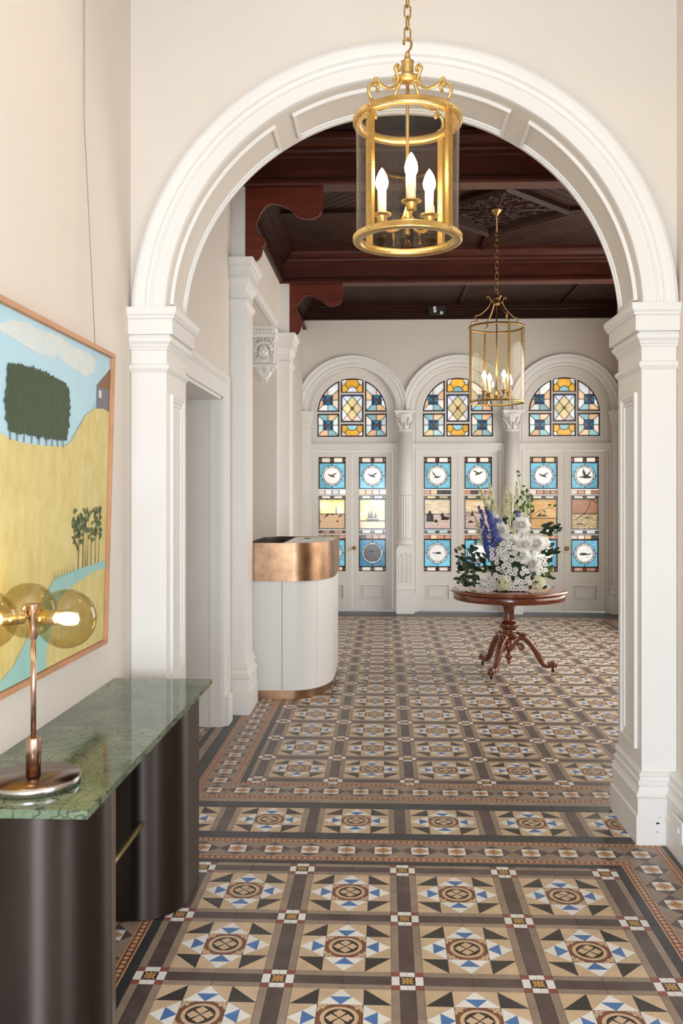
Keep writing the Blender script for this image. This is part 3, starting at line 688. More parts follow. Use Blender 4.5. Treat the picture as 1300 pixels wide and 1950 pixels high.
def fan_unit(G, x0, x1, z0, z1, cx, cz, s, cols, dark, disc=None, side=0):
    b = .014
    D = (lambda p: fan_disc(p, disc-b, 2.655)) if disc else (lambda p: p)
    i0, i1, k0, k1 = x0+b, x1-b, z0+b, z1-b
    if not disc:
        for p in ([(x0,z0),(x1,z0),(i1,k0),(i0,k0)], [(x1,z0),(x1,z1),(i1,k1),(i1,k0)], [(x1,z1),(x0,z1),(i0,k1),(i1,k1)], [(x0,z1),(x0,z0),(i0,k0),(i0,k1)]): G.pane('g_red', p)
    else:
        xi, xo = (x1, x0) if side < 0 else (x0, x1)      # xi: straight inner side
        zt = 2.655+sqrt(disc**2-xi**2); zb = 2.655+sqrt((disc-b)**2-(abs(xi)+b)**2)
        G.pane('g_red', [(xo,z0),(xi,z0),(xi-(1 if xi > 0 else -1)*-b, k0),(xo-(1 if xo > 0 else -1)*b, k0)])
        sx = 1 if xi > 0 else -1
        G.pane('g_red', [(xi,z0),(xi,zt),(xi+sx*b,zb),(xi+sx*b,k0)])
        a0 = math.asin((z0-2.655)/disc); a1 = math.acos(abs(xi)/disc)
        o = [(sx*disc*cos(a0+(a1-a0)*i/10), 2.655+disc*sin(a0+(a1-a0)*i/10)) for i in range(11)]
        a0 = math.asin((k0-2.655)/(disc-b)); a1 = math.acos((abs(xi)+b)/(disc-b))
        o2 = [(sx*(disc-b)*cos(a0+(a1-a0)*i/10), 2.655+(disc-b)*sin(a0+(a1-a0)*i/10)) for i in range(11)]
        G.pane('g_red', o+o2[::-1], g=.0025)
        if sx > 0: i0, i1 = xi+b, x1
        else: i0, i1 = x0, xi-b
    L, Rr, Bm, Tp = cx-i0, i1-cx, cz-k0, k1-cz
    dTL, dTR, dBL, dBR = min(L, Tp), min(Rr, Tp), min(L, Bm), min(Rr, Bm)
    def corner(sx, sz, d):
        X = i1 if sx > 0 else i0; Z = k1 if sz > 0 else k0
        q = (cx+sx*d, cz+sz*d)                             # where the diagonal meets the border
        hor = [(cx, cz+sz*s), (cx+sx*s, cz+sz*s), q]; ver = [(cx+sx*s, cz), (cx+sx*s, cz+sz*s), q]
        if abs(q[0]-X) < 1e-6: ver += [(X, cz)]; hor += ([(X, Z)] if abs(q[1]-Z) > 1e-6 else [])+[(cx, Z)]
        else: hor += [(cx, Z)]; ver += [(X, Z), (X, cz)]
        return hor, ver
    k = 0
    for sx, sz, d in ((-1,1,dTL),(1,1,dTR),(1,-1,dBR),(-1,-1,dBL)):
        for p in corner(sx, sz, d): G.pane(cols[k % len(cols)], D(p)); k += 1
    q = [(cx-s,cz-s),(cx+s,cz-s),(cx+s,cz+s),(cx-s,cz+s)]; last = None
    for i in range(4): last = G.pane(dark[i % len(dark)], D([q[i], q[(i+1) % 4], (cx, cz)])) or last
    G.disc('g_peach', cx, cz, .027, last, 'g_dusk', .013)
def half_round(G, x0, x1, z0, z1, blue, up=True, curve=False):
    F = (lambda p: p) if up else (lambda p: [(x, z0+z1-z) for x, z in p])
    b = .015
    for p in ([(x0,z0),(x1,z0),(x1-b,z0+b),(x0+b,z0+b)], [(x1,z0),(x1,z1),(x1-b,z1-b),(x1-b,z0+b)], [(x0,z1),(x0,z0),(x0+b,z0+b),(x0+b,z1-b)]): G.pane('g_red', F(p))
    zt = lambda x, r: 2.655+sqrt(r*r-x*x)
    if curve:
        xs = [x0+(x1-x0)*i/8 for i in range(9)]; xi = [x0+b+(x1-x0-2*b)*i/8 for i in range(9)]
        G.pane('g_red', [(x, zt(x, .47)) for x in xs]+[(x, zt(x, .455)) for x in xi][::-1], g=.0025)
    else: G.pane('g_red', F([(x1,z1),(x0,z1),(x0+b,z1-b),(x1-b,z1-b)]))
    x0 += b; x1 -= b; z0 += b; z1 -= b; cx = (x0+x1)/2; r1, r2 = .070, .055
    A = lambda c, r, a, e, n=6: [(c[0]+r*cos(radians(a+(e-a)*i/n)), c[1]+r*sin(radians(a+(e-a)*i/n))) for i in range(n+1)]
    G.pane(blue, F(A((cx,z0), r1, 0, 180, 10)))
    G.pane('g_white', F([(x0,z1)]+A((x0,z1), r2, -90, 0))); G.pane('g_white', F([(x1,z1)]+A((x1,z1), r2, 180, 270)))
    G.pane('g_amber', F([(x0,z0),(cx-r1,z0)]+A((cx,z0), r1, 180, 140, 3)+A((x0,z1), r2, -45, -90, 3)))
    G.pane('g_amber', F([(x1,z0)]+A((x1,z1), r2, 270, 225, 3)+A((cx,z0), r1, 40, 0, 3)))
    top = [(x1-r2-(x1-x0-2*r2)*i/6, zt(x1-r2-(x1-x0-2*r2)*i/6, .455)) for i in range(7)] if curve else []
    G.pane('g_amber', F(A((cx,z0), r1, 140, 40, 8)+A((x1,z1), r2, 225, 180, 3)+top+A((x0,z1), r2, 0, -45, 3)))
W, PK, PE, PA, AQ, ST = 'g_white', 'g_pink', 'g_peach', 'g_pale', 'g_aqua', 'g_straw'
def fanlight(n, c, lab):
    k = .94/1010; X = lambda p: -.47+(p-105)*k; Z = lambda p: 2.338+(1010-p)*k
    yf = FY+.085
    m = MB(); N = 40
    out = [(c-.60,2.235)]+arc(c, 2.665, .60, pi, 0, N)+[(c+.60,2.235)]
    inn = [(c-.472,2.336)]+arc(c, 2.655, .472, pi, 0, N)+[(c+.472,2.336)]
    m.ring(out, inn, yf-.012, yf+.03)
    out2 = [(c-.56,2.245)]+arc(c, 2.665, .56, pi, 0, N)+[(c+.56,2.245)]; inn2 = [(c-.535,2.26)]+arc(c, 2.665, .535, pi, 0, N)+[(c+.535,2.26)]
    m.ring(out2, inn2, yf-.024, yf-.012)
    for xa in (X(425), X(775)): 
        zt = 2.655+sqrt(.472**2-(xa+.009)**2); m.box(c+xa, c+xa+X(445)-X(425), yf-.014, yf+.02, 2.33, zt)
    for (a, b, z) in ((105,425,Z(675)),(795,1115,Z(675)),(445,775,Z(400)),(445,775,Z(825))): m.box(c+X(a)-.002, c+X(b)+.002, yf-.014, yf+.02, z, z+.0245)
    w = struct(m.build('window_%d' % n, 'door_paint'), lab, 'window')
    G = Glass(w, c, yf)
    bl = ['g_teal', 'g_navy', 'g_teal', 'g_navy'] if n == 1 else ['g_navy', 'g_teal']
    fan_unit(G, X(105), X(425), Z(648), 3.12, X(258), Z(478), .063, [PK,AQ,W,PE,AQ,PK,W,PE], bl, .47, -1)
    fan_unit(G, X(795), X(1115), Z(648), 3.12, -X(258), Z(478), .063, [W,PE,PK,W,PE,W,AQ,W], bl, .47, 1)
    fan_unit(G, X(105), X(425), Z(1010), Z(675), X(262), Z(842), .063, [AQ,W,PE,PA,AQ,W,PE,PA], bl)
    fan_unit(G, X(795), X(1115), Z(1010), Z(675), -X(262), Z(842), .063, [AQ,PK,PE,PA,AQ,PK,PE,PA], bl)
    x0, x1, z0, z1 = X(445), X(775), Z(800), Z(400); b = .0186
    for p in ([(x0,z0),(x1,z0),(x1-b,z0+b),(x0+b,z0+b)], [(x1,z0),(x1,z1),(x1-b,z1-b),(x1-b,z0+b)], [(x1,z1),(x0,z1),(x0+b,z1-b),(x1-b,z1-b)], [(x0,z1),(x0,z0),(x0+b,z0+b),(x0+b,z1-b)]): G.pane('g_navy', p)
    x0 += b; x1 -= b; z0 += b; z1 -= b; cx, cz = (x0+x1)/2, (z0+z1)/2; hx, hz = (x1-x0)/4, (z1-z0)/4
    q = {(i, j): (cx+i*hx, cz+j*hz) for i in range(-2, 3) for j in range(-2, 3)}
    for i in (1, -1):
        last = G.pane(ST, [q[0,2*i], q[1,i], q[0,0], q[-1,i]]); G.pane(ST, [q[2*i,0], q[i,1], q[0,0], q[i,-1]])
        for j in (1, -1):
            G.pane('g_lav' if i > 0 else PK, [q[2*j,2*i], q[0,2*i], q[j,i]]); G.pane(W, [q[2*j,2*i], q[j,i], q[2*j,0]])
    G.disc('g_rose', cx, cz, .026, last)
    half_round(G, X(445), X(775), Z(380), 2.655+sqrt(.47**2-X(445)**2), 'g_lav' if n == 1 else 'g_aqua', True, True)
    half_round(G, X(445), X(775), Z(1010), Z(825), 'g_aqua', False)
    G.done()
fanlight(1, CX[0], 'stained glass fanlight in full view over the doorway nearest the desk')
fanlight(2, CX[1], 'stained glass fanlight over the middle doorway, its right edge behind the far lantern')
fanlight(3, CX[2], 'stained glass fanlight over the doorway nearest the right pier')

def ink(G, parent, pts, mt='g_ink', name='painted_figure'):
    b = MB()
    for poly in pts:
        poly = [(x+G.cx, z) for x, z in poly]
        if area2(poly) < 0: poly = poly[::-1]
        b.prism(poly, G.y-.0025, G.y, 'y')
    b.build(name, mt, parent)
def bird(G, parent, cx, cz, k, flip, mt, kind=0):
    W1 = [[(-.9,-.1),(-.3,.02),(.3,.15),(.75,-.05),(1.0,-.12),(.7,-.22),(.1,-.28),(-.4,-.18)], [(-.1,.0),(.25,.1),(.05,.55),(-.15,1.0),(-.3,.55)], [(.15,.05),(.45,.1),(.9,.75),(.5,.45)]]
    W2 = [[(-.6,.0),(-.1,.18),(.35,.0),(.6,-.35),(.2,-.3),(-.3,-.15)], [(-.1,.12),(.3,.05),(1.0,.55),(.55,.5)], [(-.15,.1),(-.35,.0),(-.95,.25),(-.6,.35)]]
    W3 = [[(-.5,-.25),(-.1,-.05),(.4,-.1),(.9,.0),(.4,-.3),(.0,-.42)], [(-.25,-.1),(0,-.15),(-.45,.45),(-.8,.85),(-.55,.2)]]
    s = -1 if flip else 1; k *= 1.22
    ink(G, parent, [[(cx+s*x*k, cz+z*k) for x, z in p] for p in (W1, W2, W3)[kind]], mt)
def fish(G, parent, cx, cz, k, flip, mt):
    s = -1 if flip else 1
    ink(G, parent, [[(cx+s*x*k, cz+z*k) for x, z in p] for p in ([(-1,0),(-.5,.28),(.1,.25),(.7,.02),(1.1,.3),(1.0,-.05),(.5,-.12),(-.2,-.22),(-.7,-.16)], [(.1,-.6),(.6,-.45),(.9,-.3),(.5,-.55)])], mt)
def round_panel(G, z0, z1, sky, centre, top_red, bot_red, rim='g_red'):
    X0, X1 = -.185, .185; b = .014
    G.rect(rim, X0, X0+b, z0, z1); G.rect(rim, X1-b, X1, z0, z1)
    if top_red: G.rect(rim, X0+b, X1-b, z1-top_red, z1); z1 -= top_red
    if bot_red: G.rect(rim, X0+b, X1-b, z0, z0+bot_red); z0 += bot_red
    X0 += b; X1 -= b; cz = (z0+z1)/2; ro, ri = .137, .116
    for q in range(4):
        a0 = q*90; pts = [(ro*cos(radians(a0+90*i/8)), cz+ro*sin(radians(a0+90*i/8))) for i in range(9)]
        sx = 1 if q in (0, 3) else -1; sz = 1 if q < 2 else -1; X = X1 if sx > 0 else X0; Z = z1 if sz > 0 else z0
        e0 = (X, cz) if q in (0, 2) else (0, Z); e1 = (0, Z) if q in (0, 2) else (X, cz)
        G.pane(sky, [e0, (X, Z), e1]+pts[::-1], g=.003)
    for q in range(8):
        a0 = q*45+22.5
        G.pane('g_white', [(ro*cos(radians(a0+45*i/4)), cz+ro*sin(radians(a0+45*i/4))) for i in range(5)]+[(ri*cos(radians(a0+45*i/4)), cz+ri*sin(radians(a0+45*i/4))) for i in range(4, -1, -1)], g=.003)
    return G.pane(centre, [(ri*cos(2*pi*i/28), cz+ri*sin(2*pi*i/28)) for i in range(28)], g=.003), cz
def band(G, z0, z1, field, rects, top=0.0):
    X = [-.185,-.142,-.022,.022,.142,.185]
    if top: G.rect(field, X[0], X[-1], z1-top, z1); G.rect(field, X[0], X[-1], z0, z0+top*.8); z1 -= top; z0 += top*.8
    for i in range(5):
        if i % 2: G.rect(rects[i//2], X[i], X[i+1], z0, z1)
        else:
            p = G.rect(field, X[i], X[i+1], z0, z1)
            if p and (i+len(rects[0])) % 5 != 3: G.disc('g_cream' if i != 2 else 'g_straw', (X[i]+X[i+1])/2, (z0+z1)/2, .013, p)
DZ = lambda py: 1.55+(943.7-(850+py/7.5))*.00705
def door(n, c, lab, cfg):
    m = MB(); y0, y1 = FY+.075, FY+.125; s0, s1 = -.2695, .2695
    gx = .187; zt, zb = DZ(148), DZ(1787)
    m.box(c+s0, c-gx, y0, y1, .012, 2.145).box(c+gx, c+s1, y0, y1, .012, 2.145).box(c-gx, c+gx, y0, y1, zt, 2.145)
    px0, px1, pz0, pz1 = -.15, .15, .172, .345
    m.box(c-gx, c+gx, y0, y1, .012, pz0).box(c-gx, c+gx, y0, y1, pz1, zb).box(c-gx, c+px0, y0, y1, pz0, pz1).box(c+px1, c+gx, y0, y1, pz0, pz1).box(c+px0, c+px1, y0+.014, y1, pz0, pz1)
    d = struct(m.build('door_%d' % n, 'door_paint'), lab, 'door')
    q = lambda e: [(c+px0-e,pz0-e),(c+px1+e,pz0-e),(c+px1+e,pz1+e),(c+px0-e,pz1+e)]
    m = MB(); m.ring(q(.012), q(0), y0-.006, y0+.014); m.ring(q(-.03), q(-.04), y0+.006, y0+.015); m.build('panel_moulding', 'door_paint', d)
    m = MB()
    for a, b in ((690,706),(1244,1262)): m.box(c-gx, c+gx, y0+.004, y1, DZ(b), DZ(a))
    m.build('glazing_bar', 'door_paint', d)
    g = [(c-gx-.004,zb-.004),(c+gx+.004,zb-.004),(c+gx+.004,zt+.004),(c-gx-.004,zt+.004)]; g2 = [(c-gx+.004,zb+.004),(c+gx-.004,zb+.004),(c+gx-.004,zt-.004),(c-gx+.004,zt-.004)]
    MB().ring(g, g2, y0-.003, y0+.02).build('glazing_bead', 'door_paint', d)
    G = Glass(d, c, y0+.018)
    band(G, DZ(240), DZ(150), cfg.get('rim', 'g_red'), (cfg['b1'], cfg['b1']), .012)
    cen, cz = round_panel(G, DZ(612), DZ(240), cfg.get('sky', 'g_sky'), 'g_roundel', 0, .012, cfg.get('rim', 'g_red'))
    cfg['bird'](G, cen, cz)
    for i in range(4): G.rect(cfg['sq'][i], -.185+.0925*i, -.0925+.0925*i, DZ(688), DZ(622))
    band(G, DZ(745), DZ(706), 'g_dusk', (cfg['b2'], cfg['b2']))
    e = .0125; z0, z1 = DZ(1190), DZ(745)
    for i in range(3):
        xa, xb = -.185+.37*i/3, -.185+.37*(i+1)/3; G.rect(cfg['edge'], xa, xb, z1-e, z1); G.rect(cfg['edge'], xa, xb, z0, z0+e)
        za, zb_ = z0+e+(z1-z0-2*e)*i/3, z0+e+(z1-z0-2*e)*(i+1)/3; G.rect(cfg['edge'], -.185, -.185+e, za, zb_); G.rect(cfg['edge'], .185-e, .185, za, zb_)
    x0, x1 = -.185+e, .185-e; z0 += e; z1 -= e; zh = z0+(z1-z0)*cfg['hor']
    G.rect(cfg['sky2'], x0, x1, zh, z1, 'painted_pane'); low = G.rect(cfg['land'], x0, x1, z0, zh, 'painted_pane')
    U = lambda p: (x0+(x1-x0)*p[0], z0+(z1-z0)*p[1])
    ink(G, low, [[U(p) for p in poly] for poly in cfg['pic']], cfg.get('inkm', 'g_ink'))
    band(G, DZ(1243), DZ(1195), 'g_dusk', (cfg['b3'], cfg['b3']))
    for i in range(4): G.rect(cfg['sq2'][i], -.185+.0925*i, -.0925+.0925*i, DZ(1322), DZ(1264))
    cen, cz = round_panel(G, DZ(1712), DZ(1322), cfg.get('sky3', 'g_sky'), cfg.get('cen2', 'g_roundel'), .012, 0)
    cfg['fish'](G, cen, cz)
    band(G, DZ(1785), DZ(1712), 'g_red', (cfg['b4'], cfg['b4']), .010)
    G.done()
    if n % 2 == 0:
        k = MB(); k.T = Matrix.Translation((c-.2695+.026, y0, DZ(1448))) @ Matrix.Rotation(pi/2, 4, 'X')
        k.lathe([(.024,0),(.025,.004),(.012,.007),(.010,.03),(.022,.04),(.027,.055),(.022,.068),(0,.072)], n=16)
        kb = k.build('door_knob', 'brass_old', d)
        MB().box(c-.2695+.021, c-.2695+.031, y0-.003, y0+.001, DZ(1520), DZ(1500)).build('keyhole_cover', 'brass_old', d)
TC = 'g_terracotta'
rect4 = lambda x0, z0, x1, z1: [(x0,z0),(x1,z0),(x1,z1),(x0,z1)]
ship = [[(.22,.34),(.78,.34),(.70,.27),(.30,.27)], [(.30,.36),(.42,.36),(.38,.62)], [(.40,.36),(.55,.36),(.46,.66)], [(.54,.36),(.70,.36),(.62,.58)], rect4(.10,.24,.9,.255)]
cfgs = [
 dict(b1='g_cream', sky='g_sky', bird=lambda G, p, z: bird(G, p, .0, z, .058, False, 'g_gold_ink', 1), sq=['g_pink','g_white','g_white','g_white'], b2='g_cream', edge='g_mint', hor=.5, sky2='g_pic_yellow', land='g_pic_rock',
  pic=[rect4(.645,.50,.675,.70), rect4(.655,.72,.668,.80), [(.16,.34),(.30,.50),(.42,.53),(.36,.47),(.26,.40)], [(.44,.47),(.52,.53),(.60,.49),(.52,.47)], [(.74,.42),(.92,.52),(.86,.44),(.78,.39)], [(.66,.24),(.72,.30),(.76,.24)], rect4(.62,.235,.82,.245), [(.0,.24),(.08,.30),(.04,.20)]],
  b3=TC, sq2=[TC,TC,TC,TC], fish=lambda G, p, z: fish(G, p, 0, z, .06, False, 'g_ink'), b4='g_peach'),
 dict(b1='g_pink', sky='g_sky', bird=lambda G, p, z: bird(G, p, .0, z, .062, False, 'g_ink', 1), sq=['g_peach','g_peach','g_pink','g_pink'], b2='g_cream', edge='g_mint', hor=.27, sky2='g_pic_yellow', land='g_pic_rock', pic=ship, inkm='g_gold_ink',
  b3='g_cream', sq2=['g_dusk',TC,TC,TC], fish=lambda G, p, z: fish(G, p, 0, z+.02, .06, False, 'g_ink'), b4='g_cream', sky3='g_teal', cen2='g_dusk'),
 dict(b1='g_pink', sky='g_sky', bird=lambda G, p, z: bird(G, p, -.01, z, .068, False, 'g_gold_ink', 2), sq=[TC,'g_peach','g_dusk','g_dusk'], b2='g_straw', edge='g_aqua', hor=.5, sky2='g_pic_storm', land='g_pic_sea',
  pic=[[(.06,.24),(.36,.24),(.34,.46),(.08,.46)], [(.04,.46),(.38,.46),(.21,.56)], [(.14,.54),(.28,.54),(.21,.64)], [(.36,.22),(.52,.22),(.50,.30),(.42,.34)], [(.52,.34),(.66,.52),(.72,.54),(.70,.46),(.60,.42)], [(.64,.30),(.92,.30),(.98,.40),(.80,.42),(.68,.50)], rect4(.7,.4,.71,.56)],
  b3='g_pale', sq2=[TC,'g_peach',TC,TC], fish=lambda G, p, z: fish(G, p, .0, z, .058, True, 'g_ink'), b4='g_pink'),
 dict(b1='g_pink', sky='g_sky', bird=lambda G, p, z: bird(G, p, .0, z+.03, .062, True, 'g_gold_ink', 1), sq=[TC,'g_dusk','g_peach',TC], b2='g_straw', edge='g_aqua', hor=.55, sky2='g_pic_storm', land='g_pic_sea',
  pic=[[(.20,.45),(.34,.45),(.30,.54),(.28,.66),(.25,.54)], rect4(.05,.585,.6,.60), [(.10,.2),(.2,.3),(.35,.22)], rect4(.0,.44,.4,.455)],
  b3='g_pink', sq2=[TC,TC,TC,TC], fish=lambda G, p, z: fish(G, p, 0, z, .06, False, 'g_ink'), b4='g_straw'),
 dict(b1='g_peach', sky='g_sky', bird=lambda G, p, z: bird(G, p, .0, z, .064, False, 'g_gold_ink', 1), sq=['g_pink',TC,TC,TC], b2='g_cream', edge='g_mint', hor=.36, sky2='g_pic_orange', land='g_pic_orange',
  pic=[[(.22,.42),(.60,.42),(.66,.46),(.50,.47),(.30,.48)], [(.26,.46),(.42,.49),(.40,.56)], [(.44,.46),(.56,.48),(.58,.53)]],
  b3='g_cream', sq2=[TC,TC,TC,TC], fish=lambda G, p, z: fish(G, p, 0, z, .06, True, 'g_ink'), b4='g_straw'),
 dict(b1='g_pink', rim='g_red', sky='g_sky', bird=lambda G, p, z: bird(G, p, .0, z-.01, .085, False, 'g_ink', 0), sq=['g_pink',TC,'g_pink',TC], b2='g_cream', edge='g_mint', hor=.52, sky2='g_pic_brown', land='g_pic_wave',
  pic=[[(.03,.26),(.25,.40),(.50,.56),(.62,.70),(.74,.99),(.76,.99),(.64,.69),(.52,.54),(.26,.37)], [(.76,.99),(.86,.92),(1,.86),(1,.88),(.87,.94),(.78,.99)], [(.05,.12),(.3,.2),(.6,.12),(.3,.15)], [(.4,.34),(.6,.42),(.8,.36),(.6,.37)]],
  b3='g_white', sq2=['g_pink','g_pink','g_peach','g_dusk'], fish=lambda G, p, z: fish(G, p, 0, z-.01, .075, False, 'g_ink'), b4=TC)]
DL = ['white door leaf half hidden behind the reception desk, lighthouse picture glass', 'white door leaf with a yellow sailing ship pane, right of the desk', 'white door leaf with a stormy sea and tower pane, left of the flowers',
      'white door leaf with a hazy harbour pane behind the blue flower spikes', 'white door leaf with an orange sea pane behind the right of the flowers', 'white door leaf with a brown breaking wave pane, nearest the right pier']
for i, c in enumerate(CX):
    for j, s in enumerate((-1, 1)): door(2*i+j+1, c+s*.271, DL[2*i+j], cfgs[2*i+j])

# ------------------------------------------------------------------ the tiled floor
floor = struct(MB().box(-3.5, 3.4, -3.2, 12.05, -.2, -.004).build('floor', 'grout'), 'patterned floor of Victorian geometric tiles in buff, brown, black, white and blue', 'floor')
P = .415159; SB = .0496; SW = .0265; BW = SB+2*SW; PS = P-BW; PC = .1412; PL = (PS-PC)/2
PCS = {}                                    # kind -> [(material, polygon or mesh key, x, y, rot)]
def piece(kind, mt, poly):
    if area2(poly) < 0: poly = poly[::-1]
    PCS.setdefault(kind, []).append((mt, poly, None))
def rect(kind, mt, x0, x1, y0, y1, n=1, ax='x'):
    for i in range(n):
        if ax == 'x': a, b = x0+(x1-x0)*i/n, x0+(x1-x0)*(i+1)/n; piece(kind, mt, [(a,y0),(b,y0),(b,y1),(a,y1)])
        else: a, b = y0+(y1-y0)*i/n, y0+(y1-y0)*(i+1)/n; piece(kind, mt, [(x0,a),(x1,a),(x1,b),(x0,b)])
def special(kind, key, x, y, r, rot=0):
    PCS.setdefault(kind, []).append((key, [(x-r,y-r),(x+r,y-r),(x+r,y+r),(x-r,y+r)], rot))
def panel(x, y):
    special('encaustic_tile', 'enc', x, y, PC/2)
    h, c = PS/2, PC/2
    for k in range(4):
        co, si = cos(k*pi/2), sin(k*pi/2)
        F = lambda p: [(x+a*co-b*si, y+a*si+b*co) for a, b in p]
        A, B, D = (-c, c), (c, c), (0, h); m1, m2, m3 = ((-c/2), (c+h)/2), (c/2, (c+h)/2), (0, c)
        piece('blue_tile', 't_blue', F([m3, m2, m1]))
        piece('white_tile', 't_white', F([A, m3, m1])); piece('white_tile', 't_white', F([m3, B, m2])); piece('white_tile', 't_white', F([m1, m2, D]))
        piece('buff_tile', 't_buff', F([A, D, (-c, h)])); piece('buff_tile', 't_buff', F([B, (c, h), D]))
        piece('black_tile', 't_black', F([(c, c), (h, c), (c, h)])); piece('buff_corner_tile', 't_buff', F([(h, c), (h, h), (c, h)]))
def crossing(x, y):
    special('star_tile', 'star', x, y, SB/2)
    a, b = SB/2, SB/2+SW
    rect('white_square_tile', 't_white', x-a, x+a, y+a, y+b, 2); rect('white_square_tile', 't_white', x-a, x+a, y-b, y-a, 2)
    rect('white_square_tile', 't_white', x-b, x-a, y-a, y+a); rect('white_square_tile', 't_white', x+a, x+b, y-a, y+a)
    for i in (-1, 1):
        for j in (-1, 1): rect('red_tile', 't_red', *sorted((x+i*a, x+i*b)), *sorted((y+j*a, y+j*b)))
def band_x(x0, x1, y):
    rect('brown_tile', 't_brown', x0, x1, y-SB/2, y+SB/2, 2); rect('taupe_strip_tile', 't_taupe', x0, x1, y+SB/2, y+BW/2, 2); rect('taupe_strip_tile', 't_taupe', x0, x1, y-BW/2, y-SB/2, 2)
def band_y(y0, y1, x):
    rect('brown_tile', 't_brown', x-SB/2, x+SB/2, y0, y1, 2, 'y'); rect('taupe_strip_tile', 't_taupe', x+SB/2, x+BW/2, y0, y1, 2, 'y'); rect('taupe_strip_tile', 't_taupe', x-BW/2, x-SB/2, y0, y1, 2, 'y')
def carpet(xs, ys):
    for i, x in enumerate(xs):
        for j, y in enumerate(ys):
            crossing(x, y)
            if i+1 < len(xs): band_x(x+BW/2, xs[i+1]-BW/2, y)
            if j+1 < len(ys): band_y(y+BW/2, ys[j+1]-BW/2, x)
            if i+1 < len(xs) and j+1 < len(ys): panel(x+P/2, y+P/2)
UL = .1572
def diamonds(x0, x1, y0, y1, ax, n, ends=True):
    "a run of n diamond units along an axis"
    L = (x1-x0) if ax == 'x' else (y1-y0); u = L/n; h = ((y1-y0) if ax == 'x' else (x1-x0))/2
    cc = (y0+y1)/2 if ax == 'x' else (x0+x1)/2; s = 1/(2/u+1/h)
    F = (lambda p, t: [(t+a, cc+b) for a, b in p]) if ax == 'x' else (lambda p, t: [(cc+b, t+a) for a, b in p])
    for i in range(n):
        t = (x0 if ax == 'x' else y0)+u*(i+.5); e = u/2
        c = F([(0, 0)], t)[0]; PCS.setdefault('diamond_tile', []).append(('dia', [(c[0]-s,c[1]),(c[0],c[1]-s),(c[0]+s,c[1]),(c[0],c[1]+s)], 0))
        for k in range(4):
            sx, sy = ((1,1),(-1,1),(-1,-1),(1,-1))[k]
            piece('white_corner_tile', 't_white', F([(sx*s,0),(sx*s,sy*s),(0,sy*s)], t))
        piece('dark_point_tile', 't_brown', F([(s,-s),(e,0),(s,s)], t)); piece('dark_point_tile', 't_brown', F([(-s,-s),(-e,0),(-s,s)], t))
        piece('dark_point_tile', 't_brown', F([(-s,s),(0,h),(s,s)], t)); piece('dark_point_tile', 't_brown', F([(-s,-s),(0,-h),(s,-s)], t))
        for sy in (-1, 1):
            if i+1 < n: piece('taupe_triangle_tile', 't_taupe', F([(0,sy*h),(e,0),(u,sy*h)], t))
            if i == 0 and ends: piece('taupe_triangle_tile', 't_taupe', F([(0,sy*h),(-e,0),(-e,sy*h)], t))
            if i == n-1 and ends: piece('taupe_triangle_tile', 't_taupe', F([(0,sy*h),(e,0),(e,sy*h)], t))
def beads(x0, x1, y0, y1, ax):
    L = (x1-x0) if ax == 'x' else (y1-y0); n = max(1, round(L/.157)); u = L/n
    for i in range(n):
        if ax == 'x': PCS.setdefault('bead_tile', []).append((('bead', round(u,4), round(y1-y0,4)), [(x0+u*i,y0),(x0+u*i+u,y0),(x0+u*i+u,y1),(x0+u*i,y1)], 0))
        else: PCS.setdefault('bead_tile', []).append((('bead', round(u,4), round(x1-x0,4)), [(x0,y0+u*i),(x1,y0+u*i),(x1,y0+u*i+u),(x0,y0+u*i+u)], 1))
# near carpet
xs = [-.3446+P*i for i in range(-1, 4)]; ys = [3.6465-P*j for j in range(8)][::-1]
carpet(xs, ys)
yb = ys[0]-BW/2
x0, x1, y1 = xs[0]-BW/2, xs[-1]+BW/2, ys[-1]+BW/2
def stripx(kind, mt, a, b, c, d, u=.155): rect(kind, mt, a, b, c, d, max(1, round((b-a)/u)), 'x')
def stripy(kind, mt, a, b, c, d, u=.155): rect(kind, mt, a, b, c, d, max(1, round((d-c)/u)), 'y')
stripx('slate_tile', 't_slate', x0-.034, x1+.034, y1, y1+.035); stripy('slate_tile', 't_slate', x0-.034, x0, yb, y1); stripy('slate_tile', 't_slate', x1, x1+.034, yb, y1)
a, b, c = x0-.034, x1+.034, y1+.035
beads(a-.044, b+.044, c, c+.044, 'x'); beads(a-.044, a, yb, c, 'y'); beads(b, b+.044, yb, c, 'y')
a -= .044; b += .044; c += .044; D_ = .144
n = round((b-a)/UL); diamonds(a, b, c, c+D_, 'x', n); ny = round((c-yb)/UL)
diamonds(a-D_, a, c-ny*UL, c, 'y', ny); diamonds(b, b+D_, c-ny*UL, c, 'y', ny); diamonds(b, b+D_, c, c+D_, 'x', 1); diamonds(a-D_, a, c, c+D_, 'x', 1)
beads(a-D_-.044, b+D_+.044, c+D_, c+D_+.044, 'x'); beads(a-D_-.044, a-D_, yb, c+D_, 'y'); beads(b+D_, b+D_+.044, yb, c+D_, 'y')
stripy('slate_tile', 't_slate', XL, a-D_-.044, yb, 3.985); stripy('slate_tile', 't_slate', b+D_+.044, XR, yb, 3.985)
ya = c+D_+.044
# threshold strip under the arch
stripx('slate_tile', 't_slate', -1.02, 1.16, ya, 4.0415, .166)
for k in range(-2, 4):
    X = -.347+P*k
    if k > -2: band_y(4.0415, 4.0415+PS, X)
    if k < 4: panel(X+P/2, 4.0415+PS/2)
yt = 4.0415+PS
stripx('slate_tile', 't_slate', -1.02, 1.16, yt, 4.437, .166)
stripx('taupe_strip_tile', 't_taupe', -1.10, 3.04, 4.437, 4.485, .155)
